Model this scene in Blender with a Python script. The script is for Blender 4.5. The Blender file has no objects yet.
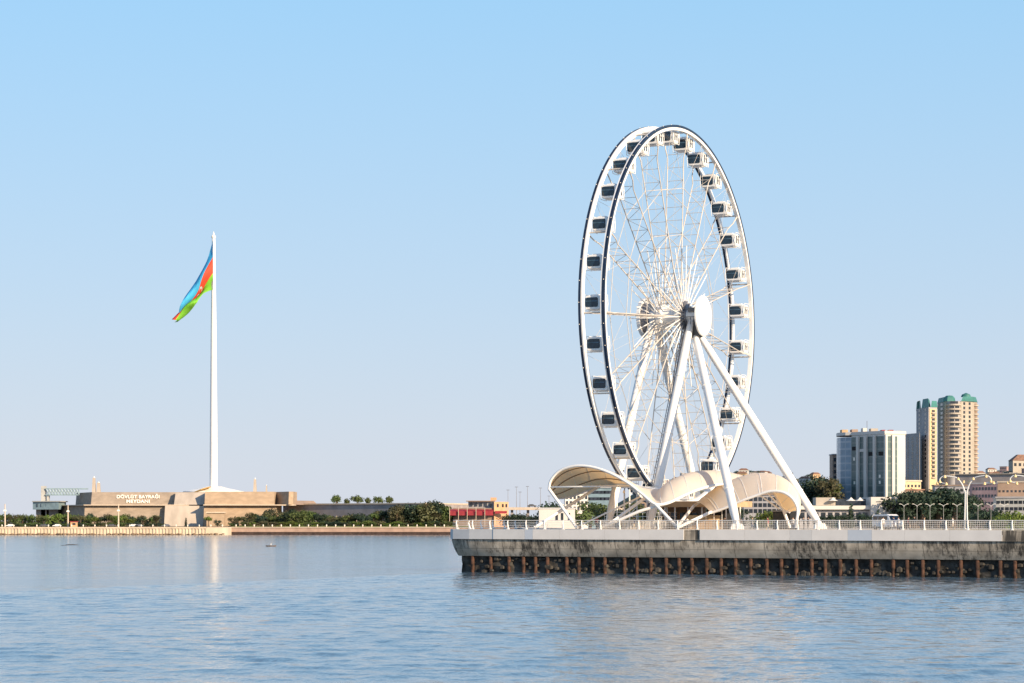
import bpy, math, random
from mathutils import Vector, Matrix
R = math.radians
rnd = random.Random(7)
scene = bpy.context.scene
COL = scene.collection
F, CAMH, HY = 2400.0, 7.43, 520.0          # focal length in pixels, eye height, horizon row
def PX(px, Y): return (px - 512.0) / F * Y
def PZ(py, Y): return CAMH - (py - HY) / F * Y
def at(px, py, Y): return Vector((PX(px, Y), Y, PZ(py, Y)))

# ------------------------------------------------------------------ materials
def mat(name, col, rough=0.6, metal=0.0, var=0.12, scale=0.6, bump=0.0, spec=0.4, rand=0.0, col2=None, stretch=None, detail=4):
    m = bpy.data.materials.new(name); m.use_nodes = True
    nt = m.node_tree; b = nt.nodes['Principled BSDF']
    b.inputs['Roughness'].default_value = rough; b.inputs['Metallic'].default_value = metal
    b.inputs['Specular IOR Level'].default_value = spec
    tc = nt.nodes.new('ShaderNodeTexCoord'); mp = nt.nodes.new('ShaderNodeMapping')
    nt.links.new(tc.outputs['Object'], mp.inputs['Vector'])
    if stretch: mp.inputs['Scale'].default_value = stretch
    n = nt.nodes.new('ShaderNodeTexNoise'); n.inputs['Scale'].default_value = scale; n.inputs['Detail'].default_value = detail
    nt.links.new(mp.outputs['Vector'], n.inputs['Vector'])
    rp = nt.nodes.new('ShaderNodeValToRGB'); rp.color_ramp.elements[0].position = 0.32; rp.color_ramp.elements[1].position = 0.68
    c1 = [min(1, c * (1 - var)) for c in col]; c2 = [min(1, c * (1 + var)) for c in (col2 or col)]
    rp.color_ramp.elements[0].color = (*c1, 1); rp.color_ramp.elements[1].color = (*c2, 1)
    nt.links.new(n.outputs['Fac'], rp.inputs['Fac'])
    out = rp.outputs['Color']
    if rand:
        oi = nt.nodes.new('ShaderNodeObjectInfo'); hs = nt.nodes.new('ShaderNodeHueSaturation')
        mr = nt.nodes.new('ShaderNodeMapRange'); mr.inputs['To Min'].default_value = 1 - rand; mr.inputs['To Max'].default_value = 1 + rand
        nt.links.new(oi.outputs['Random'], mr.inputs['Value']); nt.links.new(mr.outputs['Result'], hs.inputs['Value'])
        mr2 = nt.nodes.new('ShaderNodeMapRange'); mr2.inputs['To Min'].default_value = 0.5 - rand * .08; mr2.inputs['To Max'].default_value = 0.5 + rand * .05
        nt.links.new(oi.outputs['Random'], mr2.inputs['Value']); nt.links.new(mr2.outputs['Result'], hs.inputs['Hue'])
        nt.links.new(out, hs.inputs['Color']); out = hs.outputs['Color']
    nt.links.new(out, b.inputs['Base Color'])
    if bump:
        bp = nt.nodes.new('ShaderNodeBump'); bp.inputs['Strength'].default_value = bump; bp.inputs['Distance'].default_value = 0.1
        nt.links.new(n.outputs['Fac'], bp.inputs['Height']); nt.links.new(bp.outputs['Normal'], b.inputs['Normal'])
    return m

M = {}
M['white'] = mat('white_paint', (.80, .79, .77), .42, var=.04, scale=.35)
M['lattice'] = mat('lattice_paint', (.56, .51, .45), .5, var=.15, scale=.5)
M['white2'] = mat('white_panel', (.76, .76, .75), .5, var=.05, scale=.5)
M['cabin'] = mat('cabin_white', (.78, .77, .75), .3, var=.03)
M['navy'] = mat('navy_band', (.012, .022, .05), .3, var=.2)
M['glass'] = mat('dark_glass', (.010, .024, .042), .10, var=.5, scale=1.6, spec=.5)
M['glassband'] = mat('glass_band', (.05, .10, .15), .2, var=.5, scale=2.0)
M['steel'] = mat('grey_steel', (.22, .22, .24), .4, .6, var=.2)
M['darksteel'] = mat('dark_steel', (.13, .13, .135), .45, .5, var=.2)
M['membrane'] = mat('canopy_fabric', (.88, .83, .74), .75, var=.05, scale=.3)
def add_translucent(m, col, fac):
    nt = m.node_tree; b = nt.nodes['Principled BSDF']; o = nt.nodes['Material Output']
    t = nt.nodes.new('ShaderNodeBsdfTranslucent'); t.inputs['Color'].default_value = (*col, 1)
    mx = nt.nodes.new('ShaderNodeMixShader'); mx.inputs['Fac'].default_value = fac
    nt.links.new(b.outputs[0], mx.inputs[1]); nt.links.new(t.outputs[0], mx.inputs[2]); nt.links.new(mx.outputs[0], o.inputs['Surface'])
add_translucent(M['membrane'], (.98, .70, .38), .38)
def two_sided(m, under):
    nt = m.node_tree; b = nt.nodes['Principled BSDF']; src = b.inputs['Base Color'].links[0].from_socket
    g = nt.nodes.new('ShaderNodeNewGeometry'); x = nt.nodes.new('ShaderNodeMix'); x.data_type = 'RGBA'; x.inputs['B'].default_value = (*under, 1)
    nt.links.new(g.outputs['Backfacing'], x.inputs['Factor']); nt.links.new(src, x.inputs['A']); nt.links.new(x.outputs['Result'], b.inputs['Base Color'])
two_sided(M['membrane'], (.86, .60, .33))      # tan lining tone on back faces, also standing in for the underside's warm glow
M['rust'] = mat('rusty_pile', (.030, .016, .012), .85, var=.6, scale=1.4, col2=(.07, .034, .022))
M['rock'] = mat('dark_rock', (.035, .032, .028), .85, var=.6, scale=1.0, bump=.8, col2=(.055, .05, .043))
M['deck'] = mat('deck_paving', (.50, .46, .41), .8, var=.12)
M['soffit'] = mat('wet_concrete', (.05, .05, .05), .7, var=.4)
M['tan'] = mat('tan_boarding', (.48, .33, .19), .7, var=.15)
M['wood'] = mat('brown_timber', (.22, .13, .07), .7, var=.2)
M['stone'] = mat('tan_stone', (.31, .25, .195), .85, var=.16, scale=.25, bump=.15, stretch=(1, 1, 2.2))
M['stone2'] = mat('sandstone', (.37, .275, .19), .85, var=.14, scale=.25, bump=.15, stretch=(1, 1, 2.2))
M['marble'] = mat('pale_marble', (.45, .385, .32), .6, var=.14, scale=.22, stretch=(1, 1, .25))
M['ledge'] = mat('pale_ledge', (.56, .46, .36), .7, var=.08)
M['mound'] = mat('white_mound', (.82, .80, .76), .5, var=.04, scale=.15)
M['gold'] = mat('gold_relief', (.62, .38, .10), .4, .4, var=.2)
M['seawall'] = mat('cream_seawall', (.60, .50, .38), .8, var=.16, scale=.3, stretch=(1, 1, .4))
M['quay'] = mat('pink_quay', (.36, .25, .20), .85, var=.15, scale=.3)
M['quaydark'] = mat('tide_line', (.045, .028, .024), .8, var=.4)
M['rubble'] = mat('shore_rubble', (.20, .14, .09), .9, var=.5, scale=.8, bump=.6)
M['arcade'] = mat('grey_stone', (.30, .27, .27), .85, var=.15, scale=.25)
M['paleblue'] = mat('pale_blue_cladding', (.23, .32, .36), .45, var=.15)
M['greyclad'] = mat('grey_cladding', (.42, .42, .40), .5, var=.12)
M['red'] = mat('red_awning', (.27, .022, .035), .6, var=.2)
M['orange'] = mat('orange_render', (.55, .32, .18), .7, var=.12)
M['hotelwhite'] = mat('hotel_white', (.56, .535, .50), .6, var=.05, scale=.15)
M['cream'] = mat('cream_render', (.40, .355, .30), .75, var=.10, scale=.2)
M['greyren'] = mat('grey_render', (.36, .35, .36), .8, var=.12, scale=.2)
M['pinkren'] = mat('dusky_pink_render', (.38, .27, .27), .8, var=.15, scale=.2)
M['brownren'] = mat('brown_render', (.30, .22, .17), .8, var=.15, scale=.2)
M['yellow'] = mat('yellow_render', (.58, .45, .27), .75, var=.08)
M['copper'] = mat('green_copper', (.05, .185, .165), .5, var=.15, scale=.3)
M['roofred'] = mat('clay_roof', (.21, .12, .085), .8, var=.25)
M['win'] = mat('window_glass', (.025, .03, .04), .12, var=.4, spec=.8, rand=.3)
M['bark'] = mat('bark', (.10, .07, .05), .9, var=.3)
M['leaf'] = mat('leaf_green', (.085, .120, .036), .7, var=.45, scale=1.2, rand=.35)
M['leafd'] = mat('leaf_dark', (.030, .055, .034), .7, var=.45, scale=1.2, rand=.3)
M['leafo'] = mat('leaf_olive', (.095, .095, .045), .7, var=.4, scale=1.2, rand=.35)
M['leafl'] = mat('leaf_bright', (.12, .17, .035), .7, var=.4, scale=1.2, rand=.3)
for k_, c_ in (('leaf', (.09, .13, .03)), ('leafd', (.035, .06, .03)), ('leafo', (.13, .12, .04)), ('leafl', (.15, .2, .03))): add_translucent(M[k_], c_, .25)
M['ground'] = mat('ground_soil', (.20, .18, .13), .9, var=.3, scale=.05)
M['hill'] = mat('hill_scrub', (.15, .115, .08), .95, var=.45, scale=.03, col2=(.13, .13, .07))
M['grass'] = mat('lawn', (.07, .10, .03), .9, var=.3, scale=.3)
M['carwhite'] = mat('car_white', (.75, .75, .74), .25, var=.03)
M['tyre'] = mat('tyre_black', (.02, .02, .02), .8, var=.2)
M['skin'] = mat('skin', (.50, .31, .22), .6, var=.05)
M['hair'] = mat('dark_hair', (.03, .022, .018), .6)
M['lampglass'] = mat('amber_glass', (.78, .56, .28), .25, var=.1)
M['lampwhite'] = mat('globe_white', (.85, .80, .70), .3, var=.03)
M['black'] = mat('matt_black', (.012, .012, .013), .8, var=.2)
M['lettering'] = mat('white_lettering', (.85, .80, .72), .5, var=.02)
M['dirt'] = mat('weathered_wood', (.12, .09, .07), .8, var=.3)
for n_, c_ in (('sh_white', (.7, .69, .68)), ('sh_black', (.03, .03, .035)), ('sh_red', (.35, .05, .06)), ('sh_blue', (.06, .10, .25)), ('sh_grey', (.2, .2, .2)), ('tr_blue', (.03, .04, .09)), ('tr_dark', (.025, .025, .03)), ('tr_beige', (.4, .33, .25))):
    M[n_] = mat('cloth_' + n_, c_, .85, var=.08)

def concrete_streaks():
    m = mat('stained_concrete', (.40, .345, .275), .85, var=.2, scale=.5, bump=.2, col2=(.50, .44, .36))
    nt = m.node_tree; b = nt.nodes['Principled BSDF']
    base = b.inputs['Base Color'].links[0].from_socket
    tc = nt.nodes.new('ShaderNodeTexCoord'); mp = nt.nodes.new('ShaderNodeMapping'); mp.inputs['Scale'].default_value = (1.5, 1.5, .09)
    n = nt.nodes.new('ShaderNodeTexNoise'); n.inputs['Scale'].default_value = 1.3; n.inputs['Detail'].default_value = 7; n.inputs['Roughness'].default_value = .7
    nt.links.new(tc.outputs['Object'], mp.inputs['Vector']); nt.links.new(mp.outputs['Vector'], n.inputs['Vector'])
    # streaks are densest just under the coping and thin out downwards
    sx = nt.nodes.new('ShaderNodeSeparateXYZ'); nt.links.new(tc.outputs['Object'], sx.inputs[0])
    mr = nt.nodes.new('ShaderNodeMapRange'); mr.inputs['From Min'].default_value = 2.3; mr.inputs['From Max'].default_value = 4.8; mr.inputs['To Min'].default_value = -.06; mr.inputs['To Max'].default_value = .10
    nt.links.new(sx.outputs['Z'], mr.inputs['Value'])
    big = nt.nodes.new('ShaderNodeTexNoise'); big.inputs['Scale'].default_value = .16; big.inputs['Detail'].default_value = 2
    nt.links.new(tc.outputs['Object'], big.inputs['Vector'])
    bm_ = nt.nodes.new('ShaderNodeMath'); bm_.operation = 'MULTIPLY_ADD'; bm_.inputs[1].default_value = .55; bm_.inputs[2].default_value = -.27
    nt.links.new(big.outputs['Fac'], bm_.inputs[0])
    ad = nt.nodes.new('ShaderNodeMath'); ad.operation = 'ADD'; nt.links.new(n.outputs['Fac'], ad.inputs[0]); nt.links.new(mr.outputs['Result'], ad.inputs[1])
    ad2 = nt.nodes.new('ShaderNodeMath'); ad2.operation = 'ADD'; nt.links.new(ad.outputs[0], ad2.inputs[0]); nt.links.new(bm_.outputs[0], ad2.inputs[1])
    rp = nt.nodes.new('ShaderNodeValToRGB'); rp.color_ramp.elements[0].position = .50; rp.color_ramp.elements[1].position = .70
    rp.color_ramp.elements[0].color = (0, 0, 0, 1); rp.color_ramp.elements[1].color = (1, 1, 1, 1)
    nt.links.new(ad2.outputs[0], rp.inputs['Fac'])
    mx = nt.nodes.new('ShaderNodeMix'); mx.data_type = 'RGBA'; mx.inputs['B'].default_value = (.06, .055, .048, 1)
    nt.links.new(rp.outputs['Color'], mx.inputs['Factor']); nt.links.new(base, mx.inputs['A'])
    def line(sock, st, w_):
        a = nt.nodes.new('ShaderNodeMath'); a.operation = 'MULTIPLY_ADD'; a.inputs[1].default_value = 1 / st; a.inputs[2].default_value = .31; nt.links.new(sock, a.inputs[0])
        f = nt.nodes.new('ShaderNodeMath'); f.operation = 'FRACT'; nt.links.new(a.outputs[0], f.inputs[0])
        g = nt.nodes.new('ShaderNodeMath'); g.operation = 'LESS_THAN'; g.inputs[1].default_value = w_; nt.links.new(f.outputs[0], g.inputs[0]); return g.outputs[0]
    jm = nt.nodes.new('ShaderNodeMath'); jm.operation = 'MAXIMUM'; nt.links.new(line(sx.outputs['X'], 4.4, .022), jm.inputs[0]); nt.links.new(line(sx.outputs['Z'], 1.25, .05), jm.inputs[1])
    jf = nt.nodes.new('ShaderNodeMath'); jf.operation = 'MULTIPLY'; jf.inputs[1].default_value = .6; nt.links.new(jm.outputs[0], jf.inputs[0])
    mj = nt.nodes.new('ShaderNodeMix'); mj.data_type = 'RGBA'; mj.inputs['B'].default_value = (.06, .055, .05, 1)
    nt.links.new(jf.outputs[0], mj.inputs['Factor']); nt.links.new(mx.outputs['Result'], mj.inputs['A']); nt.links.new(mj.outputs['Result'], b.inputs['Base Color'])
    return m
M['cove'] = concrete_streaks()
M['fasciaA'] = mat('coping_warm_white', (.64, .625, .61), .6, var=.05, scale=.5)
M['fasciaB'] = mat('coping_grey_white', (.56, .56, .56), .6, var=.05, scale=.5)
M['fasciaC'] = mat('coping_blue_white', (.46, .51, .58), .5, var=.05, scale=.5)

def floors_glass(name, col, line, step, vstep):
    m = bpy.data.materials.new(name); m.use_nodes = True; nt = m.node_tree; b = nt.nodes['Principled BSDF']
    tc = nt.nodes.new('ShaderNodeTexCoord'); sx = nt.nodes.new('ShaderNodeSeparateXYZ'); nt.links.new(tc.outputs['Object'], sx.inputs[0])
    def stripe(sock, st, w):
        a = nt.nodes.new('ShaderNodeMath'); a.operation = 'MULTIPLY'; a.inputs[1].default_value = 1 / st; nt.links.new(sock, a.inputs[0])
        f = nt.nodes.new('ShaderNodeMath'); f.operation = 'FRACT'; nt.links.new(a.outputs[0], f.inputs[0])
        g = nt.nodes.new('ShaderNodeMath'); g.operation = 'LESS_THAN'; g.inputs[1].default_value = w; nt.links.new(f.outputs[0], g.inputs[0]); return g.outputs[0]
    s1 = stripe(sx.outputs['Z'], step, .22); s2 = stripe(sx.outputs['X'], vstep, .08)
    mx0 = nt.nodes.new('ShaderNodeMath'); mx0.operation = 'MAXIMUM'; nt.links.new(s1, mx0.inputs[0]); nt.links.new(s2, mx0.inputs[1])
    wn = nt.nodes.new('ShaderNodeTexNoise'); wn.inputs['Scale'].default_value = .35; nt.links.new(tc.outputs['Object'], wn.inputs['Vector'])
    mc = nt.nodes.new('ShaderNodeMix'); mc.data_type = 'RGBA'; mc.inputs['A'].default_value = (*[c * .6 for c in col], 1); mc.inputs['B'].default_value = (*[c * 1.5 for c in col], 1)
    nt.links.new(wn.outputs['Fac'], mc.inputs['Factor'])
    mx = nt.nodes.new('ShaderNodeMix'); mx.data_type = 'RGBA'; mx.inputs['B'].default_value = (*line, 1)
    nt.links.new(mx0.outputs[0], mx.inputs['Factor']); nt.links.new(mc.outputs['Result'], mx.inputs['A']); nt.links.new(mx.outputs['Result'], b.inputs['Base Color'])
    b.inputs['Roughness'].default_value = .22; b.inputs['Specular IOR Level'].default_value = .5
    return m
M['hotelglass'] = floors_glass('hotel_green_glass', (.085, .125, .125), (.15, .18, .175), 3.0, 1.9)
M['hotelcurve'] = floors_glass('hotel_blue_glass', (.19, .26, .33), (.33, .38, .43), 3.0, 2.2)

def water_material():
    m = bpy.data.materials.new('sea_water'); m.use_nodes = True; nt = m.node_tree; b = nt.nodes['Principled BSDF']; L = nt.links.new
    b.inputs['Base Color'].default_value = (.065, .115, .165, 1); b.inputs['IOR'].default_value = 1.65; b.inputs['Roughness'].default_value = .06
    tc = nt.nodes.new('ShaderNodeTexCoord'); sx = nt.nodes.new('ShaderNodeSeparateXYZ'); L(tc.outputs['Object'], sx.inputs[0])
    def math_(op, a, bb=None, c=None):
        n = nt.nodes.new('ShaderNodeMath'); n.operation = op
        for i, v in enumerate((a, bb, c)):
            if v is None: continue
            if isinstance(v, (int, float)): n.inputs[i].default_value = v
            else: L(v, n.inputs[i])
        return n.outputs[0]
    # the wind line: calm lee water to the north west, ripples to the south east
    nx, ny = -0.886, 0.463
    ln = nt.nodes.new('ShaderNodeTexNoise'); ln.inputs['Scale'].default_value = .035; ln.inputs['Detail'].default_value = 3; L(tc.outputs['Object'], ln.inputs['Vector'])
    dist = math_('ADD', math_('MULTIPLY', sx.outputs['X'], nx), math_('MULTIPLY', sx.outputs['Y'], ny))
    dist = math_('ADD', dist, -(-53 * nx + 250 * ny))
    dist = math_('ADD', dist, math_('MULTIPLY_ADD', ln.outputs['Fac'], 26, -13))
    mr = nt.nodes.new('ShaderNodeMapRange'); mr.inputs['From Min'].default_value = -1.5; mr.inputs['From Max'].default_value = 1.5; L(dist, mr.inputs['Value'])
    rip = math_('SUBTRACT', 1.0, mr.outputs['Result'])
    def noise(sc, st, det, rough=.55):
        mp = nt.nodes.new('ShaderNodeMapping'); mp.inputs['Scale'].default_value = st; mp.inputs['Rotation'].default_value = (0, 0, .25); L(tc.outputs['Object'], mp.inputs['Vector'])
        n = nt.nodes.new('ShaderNodeTexNoise'); n.inputs['Scale'].default_value = sc; n.inputs['Detail'].default_value = det; n.inputs['Roughness'].default_value = rough
        L(mp.outputs['Vector'], n.inputs['Vector']); return n.outputs['Fac']
    w1 = noise(.55, (1.9, .9, 1), 4); w2 = noise(.11, (.7, 1.2, 1), 2); w3 = noise(.035, (.6, 1.3, 1), 2)
    w4 = noise(.5, (1.15, .34, 1), 3)
    gust = math_('MULTIPLY_ADD', w3, .9, .55)
    h = math_('ADD', math_('ADD', math_('MULTIPLY', w1, WV1), math_('MULTIPLY', w2, WV2)), math_('MULTIPLY', w4, WV4))
    wc = noise(.55, (.28, 1.3, 1), 3); wd_ = noise(.16, (.3, 1.0, 1), 2)
    hc = math_('MULTIPLY', math_('ADD', wc, math_('MULTIPLY', wd_, 1.6)), CALM)
    h = math_('MULTIPLY', math_('MULTIPLY', h, gust), rip)
    h = math_('ADD', h, math_('MULTIPLY', hc, math_('SUBTRACT', 1.0, rip)))
    bp = nt.nodes.new('ShaderNodeBump'); bp.inputs['Strength'].default_value = 1; bp.inputs['Distance'].default_value = 1.0
    L(h, bp.inputs['Height']); L(bp.outputs['Normal'], b.inputs['Normal'])
    wr = noise(.03, (.25, 1.6, 1), 4); calm_r = math_('MULTIPLY_ADD', wr, .10, .065)
    L(math_('ADD', math_('MULTIPLY', rip, .07), math_('MULTIPLY', math_('SUBTRACT', 1.0, rip), calm_r)), b.inputs['Roughness'])
    return m
WV1, WV2, WV4, CALM = .16, .10, .15, .12
M['water'] = water_material()

def flag_material():
    m = bpy.data.materials.new('flag_cloth'); m.use_nodes = True; nt = m.node_tree; b = nt.nodes['Principled BSDF']; L = nt.links.new
    uv = nt.nodes.new('ShaderNodeUVMap'); uv.uv_map = 'UVMap'; sx = nt.nodes.new('ShaderNodeSeparateXYZ'); L(uv.outputs[0], sx.inputs[0])
    rp = nt.nodes.new('ShaderNodeValToRGB'); rp.color_ramp.interpolation = 'CONSTANT'
    e = rp.color_ramp.elements; e[0].position = 0; e[0].color = (.34, .78, .08, 1); e[1].position = .333; e[1].color = (.92, .12, .06, 1)
    x = e.new(.667); x.color = (.10, .60, .90, 1); L(sx.outputs['Y'], rp.inputs['Fac'])
    def disc(cx, cy, r):
        vm = nt.nodes.new('ShaderNodeVectorMath'); vm.operation = 'MULTIPLY'; vm.inputs[1].default_value = (2, 1, 0); L(uv.outputs[0], vm.inputs[0])
        v2 = nt.nodes.new('ShaderNodeVectorMath'); v2.operation = 'DISTANCE'; v2.inputs[1].default_value = (cx * 2, cy, 0); L(vm.outputs[0], v2.inputs[0])
        l = nt.nodes.new('ShaderNodeMath'); l.operation = 'LESS_THAN'; l.inputs[1].default_value = r; L(v2.outputs['Value'], l.inputs[0]); return l.outputs[0]
    a = disc(.47, .5, .135); c = disc(.485, .5, .112); st = disc(.535, .5, .06)
    s = nt.nodes.new('ShaderNodeMath'); s.operation = 'SUBTRACT'; s.use_clamp = True; L(a, s.inputs[0]); L(c, s.inputs[1])
    ad = nt.nodes.new('ShaderNodeMath'); ad.operation = 'MAXIMUM'; L(s.outputs[0], ad.inputs[0]); L(st, ad.inputs[1])
    mx = nt.nodes.new('ShaderNodeMix'); mx.data_type = 'RGBA'; mx.inputs['B'].default_value = (.8, .8, .8, 1); L(ad.outputs[0], mx.inputs['Factor']); L(rp.outputs[0], mx.inputs['A'])
    L(mx.outputs['Result'], b.inputs['Base Color']); b.inputs['Roughness'].default_value = .7
    t = nt.nodes.new('ShaderNodeBsdfTranslucent'); L(mx.outputs['Result'], t.inputs['Color'])
    ms = nt.nodes.new('ShaderNodeMixShader'); ms.inputs['Fac'].default_value = .45; L(b.outputs[0], ms.inputs[1]); L(t.outputs[0], ms.inputs[2]); L(ms.outputs[0], nt.nodes['Material Output'].inputs['Surface'])
    return m
M['flag'] = flag_material()

# ------------------------------------------------------------------ mesh builder
MW = {}
class MB:
    def __init__(s): s.v = []; s.f = []; s.m = []; s.mi = 0
    def add(s, vs, fs):
        o = len(s.v); s.v += [Vector(v) for v in vs]
        for f in fs: s.f.append([o + i for i in f]); s.m.append(s.mi)
    def box(s, c, size, ax=None, taper=1.0):
        c = Vector(c); ax = ax or (Vector((1, 0, 0)), Vector((0, 1, 0)), Vector((0, 0, 1)))
        hx, hy, hz = [q / 2 for q in size]; vs = []
        for z in (-1, 1):
            t = taper if z > 0 else 1
            for x, y in ((-1, -1), (1, -1), (1, 1), (-1, 1)): vs.append(c + ax[0] * (x * hx * t) + ax[1] * (y * hy * t) + ax[2] * (z * hz))
        s.add(vs, [(3, 2, 1, 0), (4, 5, 6, 7), (0, 1, 5, 4), (1, 2, 6, 5), (2, 3, 7, 6), (3, 0, 4, 7)]); return s
    def tube(s, p0, p1, r0, r1=None, n=8): return s.path([p0, p1], [r0, r0 if r1 is None else r1], n)
    def path(s, pts, r, n=8, closed=False):
        pts = [Vector(p) for p in pts]; N = len(pts); rs = r if isinstance(r, (list, tuple)) else [r] * N
        vs = []; ref = None
        for i, p in enumerate(pts):
            if closed: t = pts[(i + 1) % N] - pts[i - 1]
            else: t = pts[min(i + 1, N - 1)] - pts[max(i - 1, 0)]
            if t.length < 1e-9: t = Vector((0, 0, 1))
            t.normalize()
            if ref is None: ref = Vector((0, 0, 1)) if abs(t.z) < .9 else Vector((1, 0, 0))
            x = t.cross(ref); x.normalize(); y = x.cross(t); ref = y
            for k in range(n):
                a = 2 * math.pi * k / n; vs.append(p + x * math.cos(a) * rs[i] + y * math.sin(a) * rs[i])
        fs = []
        for i in range(N if closed else N - 1):
            j = (i + 1) % N
            for k in range(n): fs.append((i * n + k, i * n + (k + 1) % n, j * n + (k + 1) % n, j * n + k))
        if not closed: fs += [tuple(range(n - 1, -1, -1)), tuple((N - 1) * n + k for k in range(n))]
        s.add(vs, fs); return s
    def lathe(s, prof, o, n=16, ax=None):
        o = Vector(o); ax = ax or (Vector((1, 0, 0)), Vector((0, 1, 0)), Vector((0, 0, 1))); vs = []
        for r, z in prof:
            for k in range(n):
                a = 2 * math.pi * k / n; vs.append(o + ax[0] * (r * math.cos(a)) + ax[1] * (r * math.sin(a)) + ax[2] * z)
        fs = []
        for i in range(len(prof) - 1):
            for k in range(n): fs.append((i * n + k, i * n + (k + 1) % n, (i + 1) * n + (k + 1) % n, (i + 1) * n + k))
        fs += [tuple(range(n - 1, -1, -1)), tuple((len(prof) - 1) * n + k for k in range(n))]
        s.add(vs, fs); return s
    def prism(s, poly, z0, z1, batter=0.0):
        n = len(poly); c = Vector((sum(p[0] for p in poly) / n, sum(p[1] for p in poly) / n))
        top = [(p[0] - batter * (1 if p[0] > c.x else -1), p[1] + batter * (1 if p[1] < c.y else -1)) for p in poly] if batter else poly
        vs = [(p[0], p[1], z0) for p in poly] + [(p[0], p[1], z1) for p in top]
        fs = [tuple(range(n - 1, -1, -1)), tuple(range(n, 2 * n))] + [(i, (i + 1) % n, n + (i + 1) % n, n + i) for i in range(n)]
        s.add(vs, fs); return s
    def grid(s, rows, thick=None):
        nr, nc = len(rows), len(rows[0]); vs = [p for r in rows for p in r]
        fs = [(i * nc + j, i * nc + j + 1, (i + 1) * nc + j + 1, (i + 1) * nc + j) for i in range(nr - 1) for j in range(nc - 1)]
        s.add(vs, fs); return s
    def sphere(s, c, r, n=10, sq=(1, 1, 1)):
        c = Vector(c); prof = [(math.sin(math.pi * i / (n // 2)), -math.cos(math.pi * i / (n // 2))) for i in range(n // 2 + 1)]
        vs = []
        for q, z in prof:
            for k in range(n):
                a = 2 * math.pi * k / n; vs.append(c + Vector((q * r * math.cos(a) * sq[0], q * r * math.sin(a) * sq[1], z * r * sq[2])))
        fs = [(i * n + k, i * n + (k + 1) % n, (i + 1) * n + (k + 1) % n, (i + 1) * n + k) for i in range(len(prof) - 1) for k in range(n)]
        s.add(vs, fs); return s
    def mesh(s, name, mats, inv=None, smooth=False):
        me = bpy.data.meshes.new(name)
        vs = [inv @ v for v in s.v] if inv else s.v
        me.from_pydata([tuple(v) for v in vs], [], s.f)
        for m in (mats if isinstance(mats, (list, tuple)) else [mats]): me.materials.append(m)
        me.polygons.foreach_set('material_index', s.m)
        if smooth: me.polygons.foreach_set('use_smooth', [True] * len(s.f))
        me.update(); return me
    def build(s, name, mats, parent=None, smooth=False, local=False):
        inv = None
        if parent is not None and not local: inv = MW[parent.name].inverted()
        o = bpy.data.objects.new(name, s.mesh(name, mats, inv, smooth)); COL.objects.link(o)
        if parent is not None: o.parent = parent; MW[o.name] = MW[parent.name]
        else: MW[o.name] = Matrix.Identity(4)
        if smooth: autosmooth(o)
        return o
def autosmooth(o, ang=40):
    me = o.data
    me.calc_loop_triangles()
    import collections
    ef = collections.defaultdict(list)
    for p in me.polygons:
        for k in p.edge_keys: ef[k].append(p.normal.copy())
    for e in me.edges:
        ns = ef[tuple(sorted(e.vertices))]
        if len(ns) == 2 and ns[0].length > 0 and ns[1].length > 0 and ns[0].angle(ns[1], 0) > R(ang): e.use_edge_sharp = True
def tag(o, label=None, cat=None, group=None, kind=None):
    if label: o['label'] = label
    if cat: o['category'] = cat
    if group: o['group'] = group
    if kind: o['kind'] = kind
    return o
def thing(name, label, cat, loc=(0, 0, 0), rz=0.0, group=None):
    o = bpy.data.objects.new(name, None); COL.objects.link(o); o.empty_display_size = .5
    o.location = loc; o.rotation_euler = (0, 0, rz); MW[o.name] = Matrix.Translation(Vector(loc)) @ Matrix.Rotation(rz, 4, 'Z')
    return tag(o, label, cat, group)
def inst(name, me, parent, matrix=None):
    o = bpy.data.objects.new(name, me); COL.objects.link(o)
    if parent is not None: o.parent = parent; MW[o.name] = MW[parent.name]
    if matrix is not None: o.matrix_local = matrix
    return o
def copy_tree(src, loc, rz=0.0, scale=None, label=None, group=None):
    r = src.copy(); COL.objects.link(r); r.location = loc; r.rotation_euler = (0, 0, rz)
    if scale is not None: r.scale = scale if isinstance(scale, (tuple, list)) else (scale,) * 3
    if label: r['label'] = label
    if group: r['group'] = group
    for ch in src.children:
        c = ch.copy(); COL.objects.link(c); c.parent = r
        for g in ch.children:
            d = g.copy(); COL.objects.link(d); d.parent = c
    return r

# ------------------------------------------------------------------ camera, sky, sun
SUN_AZ = Vector((.69, -.724)); SUN_EL = 21.0
cam = bpy.data.cameras.new('camera'); co = bpy.data.objects.new('camera', cam); COL.objects.link(co); scene.camera = co
co.location = (0, 0, CAMH); co.rotation_euler = (R(90), 0, 0)
cam.sensor_width = 36; cam.lens = F / 1024 * 36; cam.shift_y = (HY - 341.5) / 1024; cam.clip_end = 30000; cam.clip_start = .5
w = bpy.data.worlds.new('World'); scene.world = w; w.use_nodes = True; nt = w.node_tree
sky = nt.nodes.new('ShaderNodeTexSky'); sky.sky_type = 'NISHITA'; sky.sun_disc = False
sky.sun_elevation = R(SUN_EL); sky.sun_rotation = math.atan2(SUN_AZ.x, SUN_AZ.y)
sky.air_density = 1.0; sky.dust_density = 0.6; sky.ozone_density = 3.2
bg = nt.nodes['Background']; bg.inputs['Strength'].default_value = .126
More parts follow.
